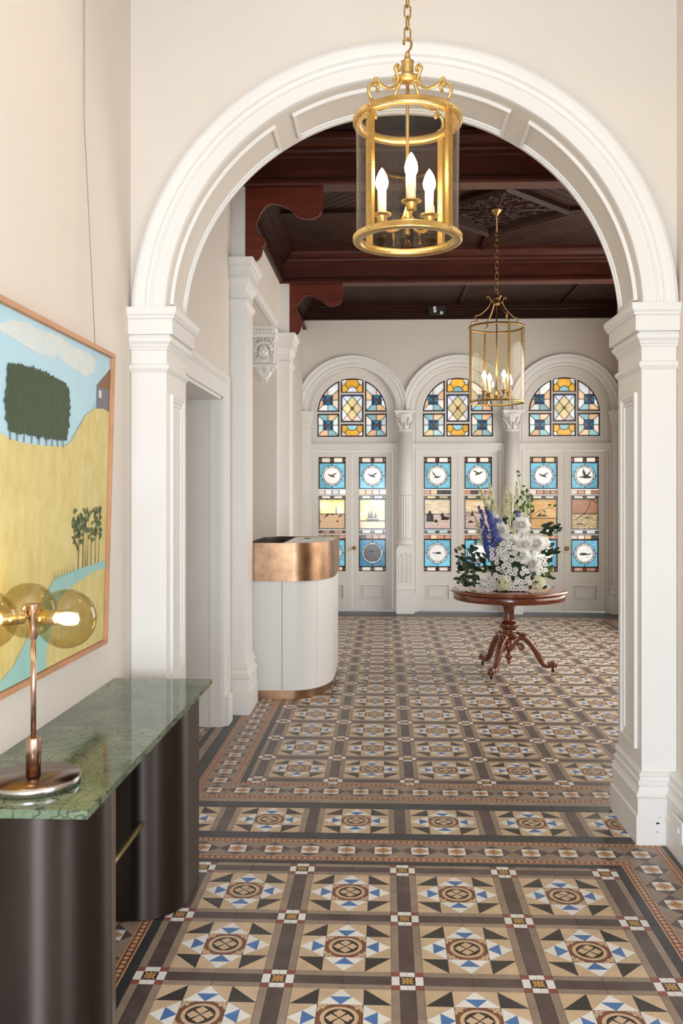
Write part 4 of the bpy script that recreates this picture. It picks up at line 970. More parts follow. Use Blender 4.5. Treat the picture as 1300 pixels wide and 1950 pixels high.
# lobby carpet
xs = [-.6997+P*i for i in range(9)]; ys = [4.7827+P*k for k in range(16)]
carpet(xs, ys)
x0, x1, y0, y1 = xs[0]-BW/2, xs[-1]+BW/2, ys[0]-BW/2, ys[-1]+BW/2
stripy('slate_tile', 't_slate', x0-.034, x0, y0, y1); stripy('slate_tile', 't_slate', x1, x1+.034, y0, y1)
a, b = x0-.034, x1+.034
beads(a-.044, b+.044, y0-.0445, y0, 'x'); beads(a-.044, a, y0, y1, 'y'); beads(b, b+.044, y0, y1, 'y'); beads(a-.044, b+.044, y1, y1+.044, 'x')
a -= .044; b += .044; c0, c1 = 4.529, y0-.0445; d1 = y1+.044
n = round((b-a)/UL); diamonds(a, b, c0, c1, 'x', n); diamonds(a-.14, a, c0, c1, 'x', 1); diamonds(b, b+.14, c0, c1, 'x', 1)
ny = round((d1-c1)/UL); diamonds(a-.14, a, c1, d1, 'y', ny); diamonds(b, b+.14, c1, d1, 'y', ny); diamonds(a, b, d1, d1+.14, 'x', n)
beads(a-.184, b+.184, 4.485, 4.529, 'x'); beads(a-.184, a-.14, 4.529, d1+.14, 'y'); beads(b+.14, b+.184, 4.529, d1+.14, 'y'); beads(a-.184, b+.184, d1+.14, d1+.184, 'x')
e = a-.184
stripy('slate_tile', 't_slate', e-.07, e, 4.485, 11.8); stripy('taupe_strip_tile', 't_taupe', e-.12, e-.07, 4.485, 6.0); stripy('slate_tile', 't_slate', e-.156, e-.12, 4.485, 6.0)
diamonds(e-.156-.14, e-.156, 4.60, 4.60+8*UL, 'y', 8)
stripx('slate_tile', 't_slate', -1.05, 3.04, d1+.184, 11.55, .2); stripx('slate_tile', 't_slate', -1.05, 3.04, 11.55, 11.86, .2)

# meshes of the decorated tiles
def flat(b, poly, z, mi): b.add([(x, y, z) for x, y in (poly if area2(poly) > 0 else poly[::-1])], [tuple(range(len(poly)))], mi)
def slab(b, poly, mi=0, hgt=.0036):
    q = inset(poly, .0006); n = len(q)
    b.add([(x, y, 0) for x, y in q]+[(x, y, -hgt) for x, y in q], [tuple(range(n))]+[((i+1) % n, i, i+n, (i+1) % n+n) for i in range(n)], mi)
def circ(r, n=20, x=0, y=0, a=0): return [(x+r*cos(a+2*pi*i/n), y+r*sin(a+2*pi*i/n)) for i in range(n)]
def rot(p, a): return [(x*cos(a)-y*sin(a), x*sin(a)+y*cos(a)) for x, y in p]
def enc():
    b = MB(); c = PC/2; slab(b, [(-c,-c),(c,-c),(c,c),(-c,c)])
    flat(b, circ(.0580, 28), .0003, 1); flat(b, circ(.0455, 28), .0006, 2)
    pet = [(.003,0),(.015,.0115),(.026,.0215),(.032,.0235),(.036,.020),(.035,.014),(.040,.0125),(.0435,.008),(.049,0)]
    pet = pet+[(x, -y) for x, y in pet[-2:0:-1]]
    pet = [(x*.84, y*.78) for x, y in pet]
    for k in range(4):
        flat(b, rot(pet, k*pi/2), .0009, 1)
        for r, a, o in ((.008,0,.086),(.007,0,.073),(.0075,.17,.080),(.0075,-.17,.080),(.0055,.29,.077),(.0055,-.29,.077)): flat(b, circ(r, 8, o*cos(pi/4+k*pi/2+a), o*sin(pi/4+k*pi/2+a)), .0003, 1)
    flat(b, circ(.003, 8), .0012, 2)
    return b.mesh('encaustic_tile', ['t_redbrown', 't_cream', 't_ink'])
def star():
    b = MB(); c = SB/2; slab(b, [(-c,-c),(c,-c),(c,c),(-c,c)])
    for k in range(8):
        L = .0225 if k % 2 == 0 else .029
        flat(b, rot([(.004,0),(L*.55,-.0052),(L,0),(L*.55,.0052)], k*pi/4), .0003, 1)
    flat(b, circ(.006, 10), .0006, 1)
    return b.mesh('star_tile', ['t_ink', 't_ochre'])
def dia(poly):
    c = sum(p[0] for p in poly)/4, sum(p[1] for p in poly)/4; q = [(x-c[0], y-c[1]) for x, y in poly]; s = abs(q[2][0])
    b = MB(); slab(b, q)
    for k in range(4):
        flat(b, rot([(.001,0),(s*.30,-s*.11),(s*.62,0),(s*.30,s*.11)], k*pi/2), .0003, 1)
        flat(b, rot([(s*.05,s*.05),(s*.34,s*.16),(s*.42,s*.42),(s*.16,s*.34)], k*pi/2), .0003, 2)
    return b.mesh('diamond_tile', ['t_peach', 't_redbrown', 't_ochre'])
def bead(u, w):
    b = MB(); slab(b, [(-u/2,-w/2),(u/2,-w/2),(u/2,w/2),(-u/2,w/2)])
    for s in (-1, 1): flat(b, [(-u/2+.001,s*w/2*.94),(u/2-.001,s*w/2*.94),(u/2-.001,s*w/2*.70),(-u/2+.001,s*w/2*.70)], .0003, 1)
    n = 6
    for i in range(n): flat(b, [(x*1.15-u/2+u*(i+.5)/n, y) for x, y in circ(w*.20, 10)], .0003, 1)
    return b.mesh('bead_tile', ['t_redbrown', 't_peach'])
CAMT = .0407078
def toimg(x, y):
    xc = x*cos(CAMT)+y*sin(CAMT); zc = -x*sin(CAMT)+y*cos(CAMT)
    return (665.2+1676.7*xc/zc, 943.7+1676.7*H/zc) if zc > .3 else None
MC = {}
def tile_mesh(mt, poly, rt):
    c = (sum(p[0] for p in poly)/len(poly), sum(p[1] for p in poly)/len(poly))
    if rt is None:
        rel = [(round(x-c[0], 4), round(y-c[1], 4)) for x, y in poly]
        key = (mt, tuple(sorted(rel)))
        if key not in MC:
            b = MB(); slab(b, [(x-c[0], y-c[1]) for x, y in poly]); MC[key] = b.mesh('tile', mt)
        return MC[key], c
    if mt == 'dia':
        key = ('dia', round(abs(poly[2][0]-c[0]), 4))
        if key not in MC: MC[key] = dia(poly)
    else:
        key = mt
        if key not in MC: MC[key] = enc() if mt == 'enc' else star() if mt == 'star' else bead(mt[1], mt[2])
    return MC[key], c
for kind, lst in PCS.items():
    def size(e):
        q = [toimg(*p) for p in e[1]]
        if any(t is None for t in q): return -1
        u = [t[0] for t in q]; v = [t[1] for t in q]
        if max(u) < 0 or min(u) > 1300 or min(v) > 1950: return -1
        u0, u1 = max(min(u), 0), min(max(u), 1300)
        return (u1-u0)*(min(max(v), 1950)-min(v))
    lst.sort(key=size, reverse=True)
    one = [e for e in lst[:300] if size(e) > 20]; rest = lst[len(one):]
    for mt, poly, rt in one:
        me, c = tile_mesh(mt, poly, rt)
        o = bpy.data.objects.new(kind, me); COL.objects.link(o); o.parent = floor; o.location = (c[0], c[1], R.uniform(-.0004, 0.0002))
        if rt: o.rotation_euler = (0, 0, pi/2)
    if rest:
        b = MB(); names = []
        for mt, poly, rt in rest:
            me, c = tile_mesh(mt, poly, rt); k = len(b.v)
            f = (lambda x, y: (-y, x)) if rt else (lambda x, y: (x, y))
            b.v += [(*[q+w for q, w in zip(f(v.co.x, v.co.y), c)], v.co.z) for v in me.vertices]
            for p in me.polygons:
                nm = me.materials[p.material_index].name
                if nm not in names: names.append(nm)
                b.f.append(tuple(i+k for i in p.vertices)); b.m.append(names.index(nm)); b.sm.append(False)
        o = place(kind, b.mesh(kind, names), floor); o['kind'] = 'stuff'

# ------------------------------------------------------------------ console table with marble top
def TB(t):
    b = MB(); b.T = Matrix.Translation(-Vector(t.location)); return b
ct = tag(empty('console_table', (-.94, 2.95, 0)), 'console table with green marble top on two dark bronze half-round drums', 'console table')
TB(ct).bevbox(-1.163, -.741, 2.165, 3.745, .7415, .765, .0018).build('marble_top', 'green_marble', ct)
def drum(yc, r, ye):
    b = TB(ct); pts = [(-.925+r*cos(a), yc+r*sin(a)) for a in [pi+pi*i/72 for i in range(73)]]+[(-.925+r, ye), (-.925-r, ye)]
    b.prism(pts, .004, .7415, 'z', smooth=True)
    o = b.build('drum_leg', 'bronze_dark', ct); o.data.set_sharp_from_angle(angle=radians(40)); return o
drum(2.36, .175, 2.385); drum(3.34, .175, 3.52)
TB(ct).bevbox(-1.10, -.748, 2.386, 2.418, .004, .7415, .002).build('edge_panel', 'bronze_edge', ct)
TB(ct).tube([(-.885,2.41,.356),(-.885,3.185,.356)], .0105, 16).build('brass_rail', 'handle_brass', ct)

# ------------------------------------------------------------------ table lamp with smoked globes
tl = tag(empty('table_lamp', (-.955, 2.355, .765)), 'copper table lamp with smoked glass globes standing on the green marble top', 'lamp')
MB().lathe([(.121,0),(.125,.003),(.125,.021),(.122,.0245)], n=56).build('base_edge', 'steel_edge', tl)
MB().lathe([(.122,.0245),(.121,.0262),(.0205,.0264)], n=56).build('base_plate', 'copper_dark', tl)
MB().lathe([(.0195,.026),(.0195,.126),(.0185,.128),(.008,.129)], n=28).build('stem_socket', 'copper_lamp', tl)
MB().lathe([(.0072,.128),(.0072,.40)], n=16).build('stem', 'copper_lamp', tl)
MB().lathe([(.0072,.395),(.011,.40),(.011,.425),(.013,.44),(.022,.488),(.022,.491),(0,.491)], n=28).build('hub', 'copper_lamp', tl)
ZG = .458
for k, (ang, d) in enumerate(((-24, .120), (224, .124), (118, .128))):
    a = radians(ang); u = Vector((cos(a), sin(a), 0))
    Mx = Matrix.Translation((0, 0, ZG)) @ u.to_track_quat('Z', 'Y').to_matrix().to_4x4()
    b = MB(); b.T = Mx; b.lathe([(.006,.0),(.006,.022),(.016,.024),(.0195,.03),(.0195,.088),(.0175,.09),(0,.09)], n=22).build('lamp_holder', 'brass_pale', tl)
    b = MB(); b.T = Mx
    prof = [(.0785*sin(t), d-.0785*cos(t)) for t in [.24+(pi-.24)*i/22 for i in range(23)]]
    g = b.lathe(prof[:-1]+[(0.0001, prof[-1][1])], n=36)
    gl = g.build('glass_globe', 'smoke_glass', tl)
    b = MB(); b.T = Mx; b.lathe([(.008,.088),(.014,.10),(.017,.115),(.015,.132),(.008,.152),(0,.166)], n=16).build('bulb', 'bulb_lamp', tl)

# ------------------------------------------------------------------ landscape painting
pa = tag(empty('painting', (-1.1345, 2.81, .952)), 'large oak framed landscape painting with hedge, yellow hill and stream on the left wall', 'painting')
pa.rotation_euler = (0, .028, 0)
y0, y1, z1 = 2.08-2.81, 3.522-2.81, 1.170
m = MB(); fw = .017
m.box(-.026,.012,y0,y1,0,fw).box(-.026,.012,y0,y1,z1-fw,z1).box(-.026,.012,y0,y0+fw,fw,z1-fw).box(-.026,.012,y1-fw,y1,fw,z1-fw)
m.build('frame', 'frame_oak', pa)
MB().box(-.02,-.004,y0+fw,y1-fw,fw,z1-fw).build('backing', 'p_back', pa)
PN = [0]
def paint(name, mt, polys, lift=None):
    PN[0] += 1; b = MB(); x = -.004+.0006*PN[0] if lift is None else -.004+.0006*lift
    for poly in polys:
        q = [(y-2.81, z-.952) for y, z in poly]
        for (a_, b_, c_) in ((1,0,y1-fw-.003),(-1,0,-(y0+fw+.003)),(0,1,z1-fw-.003),(0,-1,-fw-.003)): q = clip(q, a_, b_, c_)
        if len(q) < 3: continue
        if area2(q) < 0: q = q[::-1]
        b.add([(x, y, z) for y, z in q], [tuple(range(len(q)))])
    o = b.build(name, mt, pa, recalc=False)
    if len(polys) > 3: o['kind'] = 'stuff'
def jag(poly, step, amp, bias=1.0):
    out = []; n = len(poly); cx = sum(p[0] for p in poly)/n; cz = sum(p[1] for p in poly)/n
    for i in range(n):
        p, q = Vector(poly[i]), Vector(poly[(i+1) % n]); L = (q-p).length; k = max(1, int(L/step))
        for j in range(k):
            t = p+(q-p)*(j/k); o = (t-Vector((cx, cz))).normalized()
            out.append(tuple(t+o*(R.uniform(0, amp) if j % 2 else -R.uniform(0, amp*.4))))
    return out
paint('sky', 'p_sky', [[(2.0,1.60),(3.6,1.60),(3.6,2.2),(2.0,2.2)]])
cl = [(2.42,2.03),(2.501,2.051),(2.582,2.073),(2.676,2.085),(2.778,2.081),(2.926,2.094),(3.071,2.079),(3.253,2.081),(3.333,2.065),(3.319,2.022),(3.212,1.991),(3.055,2.008),(2.931,2.022),(2.784,2.002),(2.648,2.014),(2.54,2.023)]
paint('cloud', 'p_cloud', [jag(cl, .02, .018)])
paint('house', 'p_house', [[(3.343,1.976),(3.56,1.977),(3.56,1.87),(3.348,1.87)]])
paint('house_roof', 'p_roof', [[(3.56,2.09),(3.495,2.056),(3.340,1.972),(3.56,1.974)]])
paint('house_window', 'p_cloud', [[(3.362,1.958),(3.396,1.96),(3.398,1.930),(3.365,1.93)]])
hill = [(2.0,1.80),(2.3,1.78),(2.42,1.755),(2.5,1.733),(2.559,1.721),(2.668,1.712),(2.822,1.713),(3.014,1.721),(3.076,1.74),(3.137,1.787),(3.224,1.849),(3.318,1.882),(3.42,1.892),(3.56,1.880),(3.56,.9),(2.0,.9)]
paint('hill', 'p_field', [hill])
hedge = [(2.545,1.935),(2.605,1.948),(2.668,1.950),(2.77,1.950),(2.879,1.948),(2.997,1.942),(3.045,1.924),(3.055,1.872),(3.053,1.811),(3.038,1.742),(2.952,1.742),(2.82,1.739),(2.683,1.740),(2.573,1.739),(2.549,1.768),(2.533,1.817),(2.536,1.88)]
paint('hedge_trunk', 'p_trunk', [[(y,1.715),(y+.006,1.715),(y+.006,1.75),(y,1.75)] for y in (2.57,2.62,2.67,2.73,2.79,2.85,2.90,2.95,3.0)])
paint('hedge', 'p_hedge', [jag(hedge, .012, .014)])
river = [(3.56,1.29),(3.343,1.287),(3.133,1.281),(2.977,1.271),(2.93,1.255),(2.902,1.236),(2.773,1.153),(2.727,1.092),(2.634,1.029),(2.5,.99),(2.4,.98),(2.3,.96),(2.9,.93),(2.898,1.035),(2.941,1.1),(2.992,1.19),(3.05,1.212),(3.116,1.223),(3.321,1.253),(3.56,1.265)]
paint('stream', 'p_water', [river])
tr = []
for y, z0 in ((3.182,1.281),(3.23,1.281),(3.258,1.283),(3.282,1.285),(3.321,1.286),(3.371,1.288),(3.412,1.287)): tr.append([(y-.0035,z0),(y+.0035,z0),(y+.002+R.uniform(-.006,.006),1.45),(y-.002,1.45)])
tr += [[(3.18,1.345),(3.184,1.355),(3.135,1.40),(3.112,1.405),(3.11,1.398),(3.13,1.392)]]
paint('tree_trunk', 'p_trunk', tr)
lf = []
for i in range(170):
    y = R.uniform(3.11,3.435); z = R.uniform(1.375,1.50); 
    if abs(y-3.27)/.17 > 1 or (z < 1.40 and R.random() < .6): continue
    a = R.uniform(0, pi); lf.append([(y+.016*cos(a),z+.014*sin(a)),(y-.008*sin(a),z+.008*cos(a)),(y-.016*cos(a),z-.014*sin(a)),(y+.008*sin(a),z-.008*cos(a))])
paint('tree_leaves', 'p_leaf', lf[:120])
paint('fence', 'p_trunk', [[(2.95+.03*i,1.262+.002*i),(2.953+.03*i,1.262+.002*i),(2.953+.03*i,1.29+.002*i),(2.95+.03*i,1.29+.002*i)] for i in range(7)]+[[(3.30+.014*i,1.884),(3.302+.014*i,1.884),(3.302+.014*i,1.90),(3.30+.014*i,1.90)] for i in range(4)])
for y in (2.30, 3.335):
    wv = MB(); w0 = Vector((-1.111, y, 2.10)); 
    wv.T = pa.matrix_basis.inverted() if False else (Matrix.Translation((-1.1345,2.81,.952)) @ Matrix.Rotation(.028, 4, 'Y')).inverted()
    wv.tube([w0, (-1.158, y+.01, 3.0), (-1.161, y+.02, 4.4)], .0013, 5).build('hanging_wire', 'p_house', pa)

# ------------------------------------------------------------------ brass lanterns
def lantern(label, loc, rad, rr, zb, hb, zt, zh, angles, arms, cand, gm, rib, metal, bright, chain_z, canopy, link, post_w, bulb):
    t = tag(empty('lantern', (loc[0], loc[1], zb)), label, 'lantern')
    def L(b): return b
    o = -zb
    def ringm(z, h, ribbed):
        b = MB(); n = 120 if ribbed else 64
        b.lathe([(rad-rr, z),(rad-.003, z),(rad, z+.002),(rad-.001, z+h*.3),(rad-.001, z+h*.8),(rad-.003, z+h),(rad-rr, z+h),(rad-rr, z)], n=n)
        if ribbed:
            for i in range(180):
                a = 2*pi*i/180; ca, sa = cos(a), sin(a); r = rad-.001; w = .0019
                b.add([((r)*ca-w*sa,(r)*sa+w*ca,z+h*.25),((r)*ca+w*sa,(r)*sa-w*ca,z+h*.25),((r)*ca+w*sa,(r)*sa-w*ca,z+h*.85),((r)*ca-w*sa,(r)*sa+w*ca,z+h*.85),((r+.0025)*ca,(r+.0025)*sa,z+h*.25),((r+.0025)*ca,(r+.0025)*sa,z+h*.85)], [(0,4,5,3),(4,1,2,5)])
        return b
    ringm(0, hb, rib).build('bottom_ring', metal, t); ringm(zt+o, hb, rib).build('top_ring', metal, t)
    MB().lathe([(rad-rr*.32, hb),(rad-rr*.32, zt+o)], n=64, cap=False).build('glass_cylinder', gm, t).data.materials
    for a in angles:
        ca, sa = cos(a), sin(a)
        b = MB(); b.T = Matrix.Rotation(a, 4, 'Z'); r0 = rad-rr*.45; w = post_w
        b.box(r0, r0+w*.7, -w/2, w/2, hb*.5, zt+o+hb*.5)
        if rib:
            n = 62
            for i in range(n):
                z = hb+(zt+o-hb)*(i+.5)/n; b.box(r0+w*.7, r0+w*.7+.0022, -w*.42, w*.42, z-.0017, z+.0017)
        b.build('post', metal, t)
        b = MB(); b.T = Matrix.Rotation(a, 4, 'Z')
        for z in (hb*.5, zt+o+hb*.55):
            b = MB(); b.T = Matrix.Rotation(a, 4, 'Z'); b.ball((rad+.002, 0, z), .0055, 10, 8); b.build('stud', metal, t)
        b = MB(); b.T = Matrix.Rotation(a, 4, 'Z')
        for pts, r in arms: b.tube(spline([(x, 0, z+o) for x, z in pts], 5), r, 8, flat=.8)
        b.build('scroll_arm', metal, t)
    z = zh+o
    MB().lathe([(.0,z-.008),(.03,z-.004),(.034,z+.006),(.021,z+.012),(.0205,z+.05),(.022,z+.058),(.012,z+.064),(.008,z+.082),(.006,z+.09)], n=24).build('hub', metal, t)
    cz, ch, cr, cn, ca0, cw = cand
    z = cz+o
    MB().lathe([(.0055,z-.03),(.0055,zh+o)], n=12).build('centre_rod', metal, t)
    MB().lathe([(0,z-.085),(.008,z-.078),(.010,z-.07),(.006,z-.06),(.022,z-.05),(.026,z-.035),(.018,z-.02),(.010,z-.005),(.006,z+.01)], n=20).build('cluster_body', 'brass_old', t)
    for i in range(cn):
        a = ca0+2*pi*i/cn; b = MB(); b.T = Matrix.Rotation(a, 4, 'Z')
        b.tube(spline([(.012,0,z-.035),(cr*.4,0,z-.06),(cr*.8,0,z-.055),(cr,0,z-.028)], 5), .005, 8)
        b.lathe([(.009,-.032),(.0165,-.028),(.0165,-.006),(.018,-.003)], (cr,0,z), 16); b.lathe([(.016,-.006),(.0305,-.002),(.032,.001),(.014,.002)], (cr,0,z), 20)
        b.build('candle_arm', metal, t)
        b = MB(); b.T = Matrix.Rotation(a, 4, 'Z'); b.lathe([(cw,.001),(cw,ch),(cw*.7,ch+.001)], (cr,0,z), 16)
        c = b.build('candle', 'candle', t)
        b = MB(); b.T = Matrix.Rotation(a, 4, 'Z'); h, w = bulb
        b.lathe([(w*.55,0),(w*.95,h*.22),(w,h*.4),(w*.8,h*.62),(w*.42,h*.84),(0,h)], (cr,0,z+ch), 16)
        b.build('bulb', bright, c)
    # hook and chain
    z = zh+o+.085
    pts = [(.0,0,z-.01),(.004,0,z+.008),(.012,0,z+.022),(.011,0,z+.04),(.0,0,z+.05),(-.011,0,z+.044),(-.012,0,z+.03)]
    MB().tube(spline(pts, 4), .0042, 8).build('hook', 'brass_old', t)
    ll, lw, lr = link; z = z+.045; k = 0
    proto = MB()
    proto.tube([(lw/2*cos(q)*(1 if abs(cos(q)) > .0 else 1), 0, (ll/2-lw/2)*(1 if sin(q) >= 0 else -1)+lw/2*sin(q)) for q in [2*pi*i/20+.01 for i in range(20)]], lr, 6, True)
    me = None; end = chain_z+o
    while z < end and k < 80:
        if me is None: l = proto.build('chain_link', 'brass_old', t); me = l.data
        else: l = place('chain_link', me, t)
        l.location = (0, 0, z+ll/2-lr); l.rotation_euler = (0, 0, k % 2*pi/2+.35); z += ll-2.6*lr; k += 1
    if canopy[0]:
        zc = canopy[0]+o
        b = MB(); b.lathe([(.005,z-.03),(.005,zc-.06),(.012,zc-.055),(.018,zc-.045),(.03,zc-.03),(.05,zc-.012),(.052,zc),(0.0,zc)], n=28); b.build('canopy', 'brass_old', t)
    return t
ARM1 = [([(.146,2.832),(.142,2.842),(.150,2.852),(.166,2.851),(.180,2.838),(.183,2.82),(.174,2.803),(.160,2.794),(.160,2.785)], .0062),
        ([(.153,2.845),(.152,2.872),(.137,2.862),(.115,2.857),(.085,2.862),(.060,2.878),(.046,2.900),(.052,2.922),(.060,2.936),(.052,2.948),(.040,2.944),(.040,2.932)], .0062),
        ([(.022,2.93),(.034,2.915),(.046,2.900)], .006)]
lantern('large gilt brass lantern with ribbed posts, hanging in front of the big arch', (.0726, 2.90), .178, .026, 2.381, .023, 2.768, 2.918, [radians(45+90*k+2) for k in range(4)], ARM1,
        (2.487, .078, .092, 3, radians(-84), .0145), 'lantern_glass', True, 'brass', 'bulb_glow', 4.4, (None, 7.0), (.044, .021, .0028), .020, (.078, .021))
ARM2 = [([(.19,3.105),(.184,3.092),(.192,3.078),(.215,3.080),(.238,3.075),(.248,3.055),(.246,3.04)], .0055),
        ([(.198,3.085),(.205,3.130),(.17,3.140),(.134,3.165),(.10,3.196),(.075,3.228),(.058,3.266),(.066,3.298),(.082,3.312),(.092,3.304),(.088,3.294)], .0062),
        ([(.02,3.27),(.04,3.262),(.058,3.266)], .006)]
lantern('slim brass cylinder lantern on a long chain above the flower table', (.985, 7.85), .25, .016, 2.366, .016, 3.030, 3.245, [radians(18+90*k) for k in range(4)], ARM2,
        (2.47, .11, .125, 4, radians(-67), .013), 'lantern_glass', False, 'brass_old', 'bulb_glow_far', 3.90, (4.085, 6.0), (.058, .030, .0036), .017, (.070, .019))

# ------------------------------------------------------------------ reception desk
rd = tag(empty('reception_desk', (-.72, 7.2, 0)), 'curved white reception desk with a brushed bronze band around its top', 'desk')
def outline(d):
    x0, x1, y0, y1 = -1.06+d, -.405-d, 6.655+d, 7.78-d
    pts = [(x0, y0)]
    rx, ry = .30, .50
    pts += [(x1-rx+rx*sin(a), y0+ry-ry*cos(a)) for a in [pi/2*i/14 for i in range(15)]]
    pts += [(x1, y1)]
    r = .22
    pts += [(x0+r-r*sin(a), y1-r+r*cos(a)) for a in [pi/2*i/8 for i in range(9)]]
    return pts
def wall_strip(b, po, pi_, z0, z1, closed=True, mi=0):
    n = len(po); vs = [(x,y,z0) for x,y in po]+[(x,y,z0) for x,y in pi_]+[(x,y,z1) for x,y in po]+[(x,y,z1) for x,y in pi_]
    fs = []
    for i in range(n if closed else n-1):
        j = (i+1) % n; fs += [(i,j,2*n+j,2*n+i),(n+j,n+i,3*n+i,3*n+j),(2*n+i,2*n+j,3*n+j,3*n+i),(j,i,n+i,n+j)]
    if not closed: fs += [(0,2*n,3*n,n),(n-1,2*n-1,4*n-1,3*n-1)]
    b.add(vs, fs, mi, True)
def smooth(o, a=35): o.data.set_sharp_from_angle(angle=radians(a)); return o
b = TB(rd); wall_strip(b, outline(0), outline(.010), .900, 1.190); smooth(b.build('bronze_band', 'bronze_band', rd))
b = TB(rd); wall_strip(b, outline(.0105), outline(.014), .93, 1.186); smooth(b.build('band_lining', 'well_dark', rd))
b = TB(rd); wall_strip(b, outline(.030), outline(.05), .0, .066); smooth(b.build('kick_plate', 'bronze_band', rd))
po, pn = outline(.012), outline(.03)
n = len(po)
def seg(i0, i1, trim0=0., trim1=0.):
    idx = [i % n for i in range(i0, i1+1)]
    P0 = [Vector(po[i]) for i in idx]; P1 = [Vector(pn[i]) for i in idx]
    for Q in (P0, P1):
        Q[0] = Q[0]+(Q[1]-Q[0]).normalized()*.0018; Q[-1] = Q[-1]+(Q[-2]-Q[-1]).normalized()*.0018
    b = TB(rd); wall_strip(b, [tuple(p) for p in P0], [tuple(p) for p in P1], .068, .899, False); smooth(b.build('front_panel', 'desk_white', rd))
# seams of the white cladding
po.insert(1, (-.785, po[0][1])); pn.insert(1, (-.785, pn[0][1])); n += 1
seg(0, 1); seg(1, 8); seg(8, 17); seg(17, n)
q = outline(.016)
b = TB(rd); b.prism([(-.785,q[0][1])]+q[1:17]+[(-.785,q[16][1])], 1.160, 1.184, 'z'); b.build('worktop', 'desk_top', rd)
b = TB(rd); b.prism(q, .90, .915, 'z'); b.build('well_floor', 'well_dark', rd)
b = TB(rd); b.box(-.790,-.785,q[0][1]+.002,q[16][1]-.002,.915,1.184); b.build('divider', 'well_dark', rd)
b = TB(rd); b.lathe([(.028,1.184),(.028,1.188),(.02,1.189)], (-.66,7.45,0), 18); b.build('cable_grommet', 'black', rd)

# ------------------------------------------------------------------ mahogany pedestal table
tb = tag(empty('pedestal_table', (1.085, 7.80, 0)), 'round mahogany tripod table with carved legs, carrying the flowers', 'table')
MB().lathe([(.47,.700),(.50,.702),(.508,.708),(.514,.716),(.512,.722),(.500,.730),(.485,.733),(0,.733)], n=72).build('tabletop', 'mahogany_top', tb)
MB().lathe([(.30,.645),(.478,.640),(.486,.648),(.486,.692),(.480,.700)], n=72).build('apron', 'mahogany', tb)
MB().lathe([(.09,.645),(.066,.600),(.068,.585),(.055,.575),(.048,.555),(.046,.50),(.052,.465),(.050,.455),(.064,.445),(.082,.428),(.086,.410),(.078,.392),(.062,.380),(.058,.370),(.066,.360),(.07,.352),(.060,.342),(.062,.336),(.092,.326),(.096,.316),(.07,.308)], n=8*5, fl=(8,.04)).build('column', 'mahogany', tb)
MB().lathe([(.0,.068),(.010,.070),(.018,.082),(.013,.096),(.012,.105),(.030,.120),(.034,.140),(.026,.155),(.014,.165),(.014,.175),(.030,.19),(.05,.20),(.055,.21),(.055,.31)], n=8*4).build('hub_and_drop', 'mahogany', tb)
LEG = [(.045,.270),(.085,.305),(.135,.300),(.185,.255),(.230,.190),(.268,.118),(.305,.068),(.345,.054),(.375,.064),(.392,.074),(.400,.062),(.392,.046)]
for a in (0, 120, 240):
    Mx = Matrix.Rotation(radians(a), 4, 'Z')
    b = MB(); b.T = Mx; pts = spline([(r, 0, z) for r, z in LEG], 4); k = len(pts)
    b.tube(pts, [.040-.016*min(1, i/(k*.7))+(.006 if i > k*.75 else 0) for i in range(k)], 12, flat=.85)
    b.tube(spline([(.06,0,.235),(.095,0,.245),(.125,0,.225),(.12,0,.20),(.10,0,.202),(.102,0,.216)], 4), .013, 8)
    l = b.build('leg', 'mahogany', tb)
    b = MB(); b.T = Mx
    for i in range(9):
        t = i/8; p = spline([(r, 0, z) for r, z in LEG[1:5]], 8)[int(t*23)]; b.ball((p.x+.018*t, (-1)**i*.008, p.z+.034-.008*t), .013-.003*t, 8, 6, (1.2, 1, .9))
    b.build('carving', 'mahogany', l); b = MB(); b.T = Mx
    b.tube([(.075+.02*cos(q)*(1-q/9), .0, .325+.02*sin(q)*(1-q/9)) for q in [.5*i for i in range(13)]], .008, 6)
    b.build('scroll', 'mahogany', l); b = MB(); b.T = Mx
    for i in range(4): b.ball((.345+.012*i, (-1)**i*.014, .072+.003*i), .014, 8, 6)
    b.build('foot_carving', 'mahogany', l)
    b = MB(); b.T = Mx; b.lathe([(.012,.050),(.012,.040),(.007,.036),(.007,.026)], (.385,0,0), 12)
    b.T = Mx @ Matrix.Translation((.385,0,.0145)) @ Matrix.Rotation(pi/2, 4, 'X'); b.lathe([(.0,-.009),(.0125,-.009),(.0145,-.006),(.0145,.006),(.0125,.009),(0,.009)], n=16)
    b.build('caster', 'black', l)

# ------------------------------------------------------------------ flower arrangement
fl = tag(empty('flower_arrangement', (1.085, 7.80, .734)), 'large arrangement of white roses, daisies and blue delphiniums on the round table', 'flowers')
U0, S = 967.5, 213.0
def fp(cx, cy): return ((cx/6.19+860-U0)/S, (1.55+(943.7-(880+cy/6.19))/S)-.733)
MB().lathe([(.06,.0),(.10,.004),(.13,.03),(.15,.07),(.145,.072),(.12,.035),(.0,.02)], n=28).build('bowl', 'black', fl)
RF = random.Random(11)
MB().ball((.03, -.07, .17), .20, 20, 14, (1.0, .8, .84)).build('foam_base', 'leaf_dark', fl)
def orient(d, roll=0.0):
    return Vector(d).normalized().to_track_quat('Z', 'Y').to_matrix().to_4x4() @ Matrix.Rotation(roll, 4, 'Z')
def petal(b, T, L, w, curl, base=0.0, mi=0):
    vs = []; fs = []; nu, nv = 5, 3
    for i in range(nu):
        t = i/(nu-1); ww = w*sin(pi*(.12+.80*t))**.8
        for j in range(nv):
            s = (j-1); vs.append(T @ Vector((base+L*t*cos(curl*t), s*ww, L*t*sin(curl*t)+.10*w*abs(s))))
    for i in range(nu-1):
        for j in range(nv-1): a = i*nv+j; fs.append((a, a+1, a+nv+1, a+nv))
    b.add(vs, fs, mi, True)
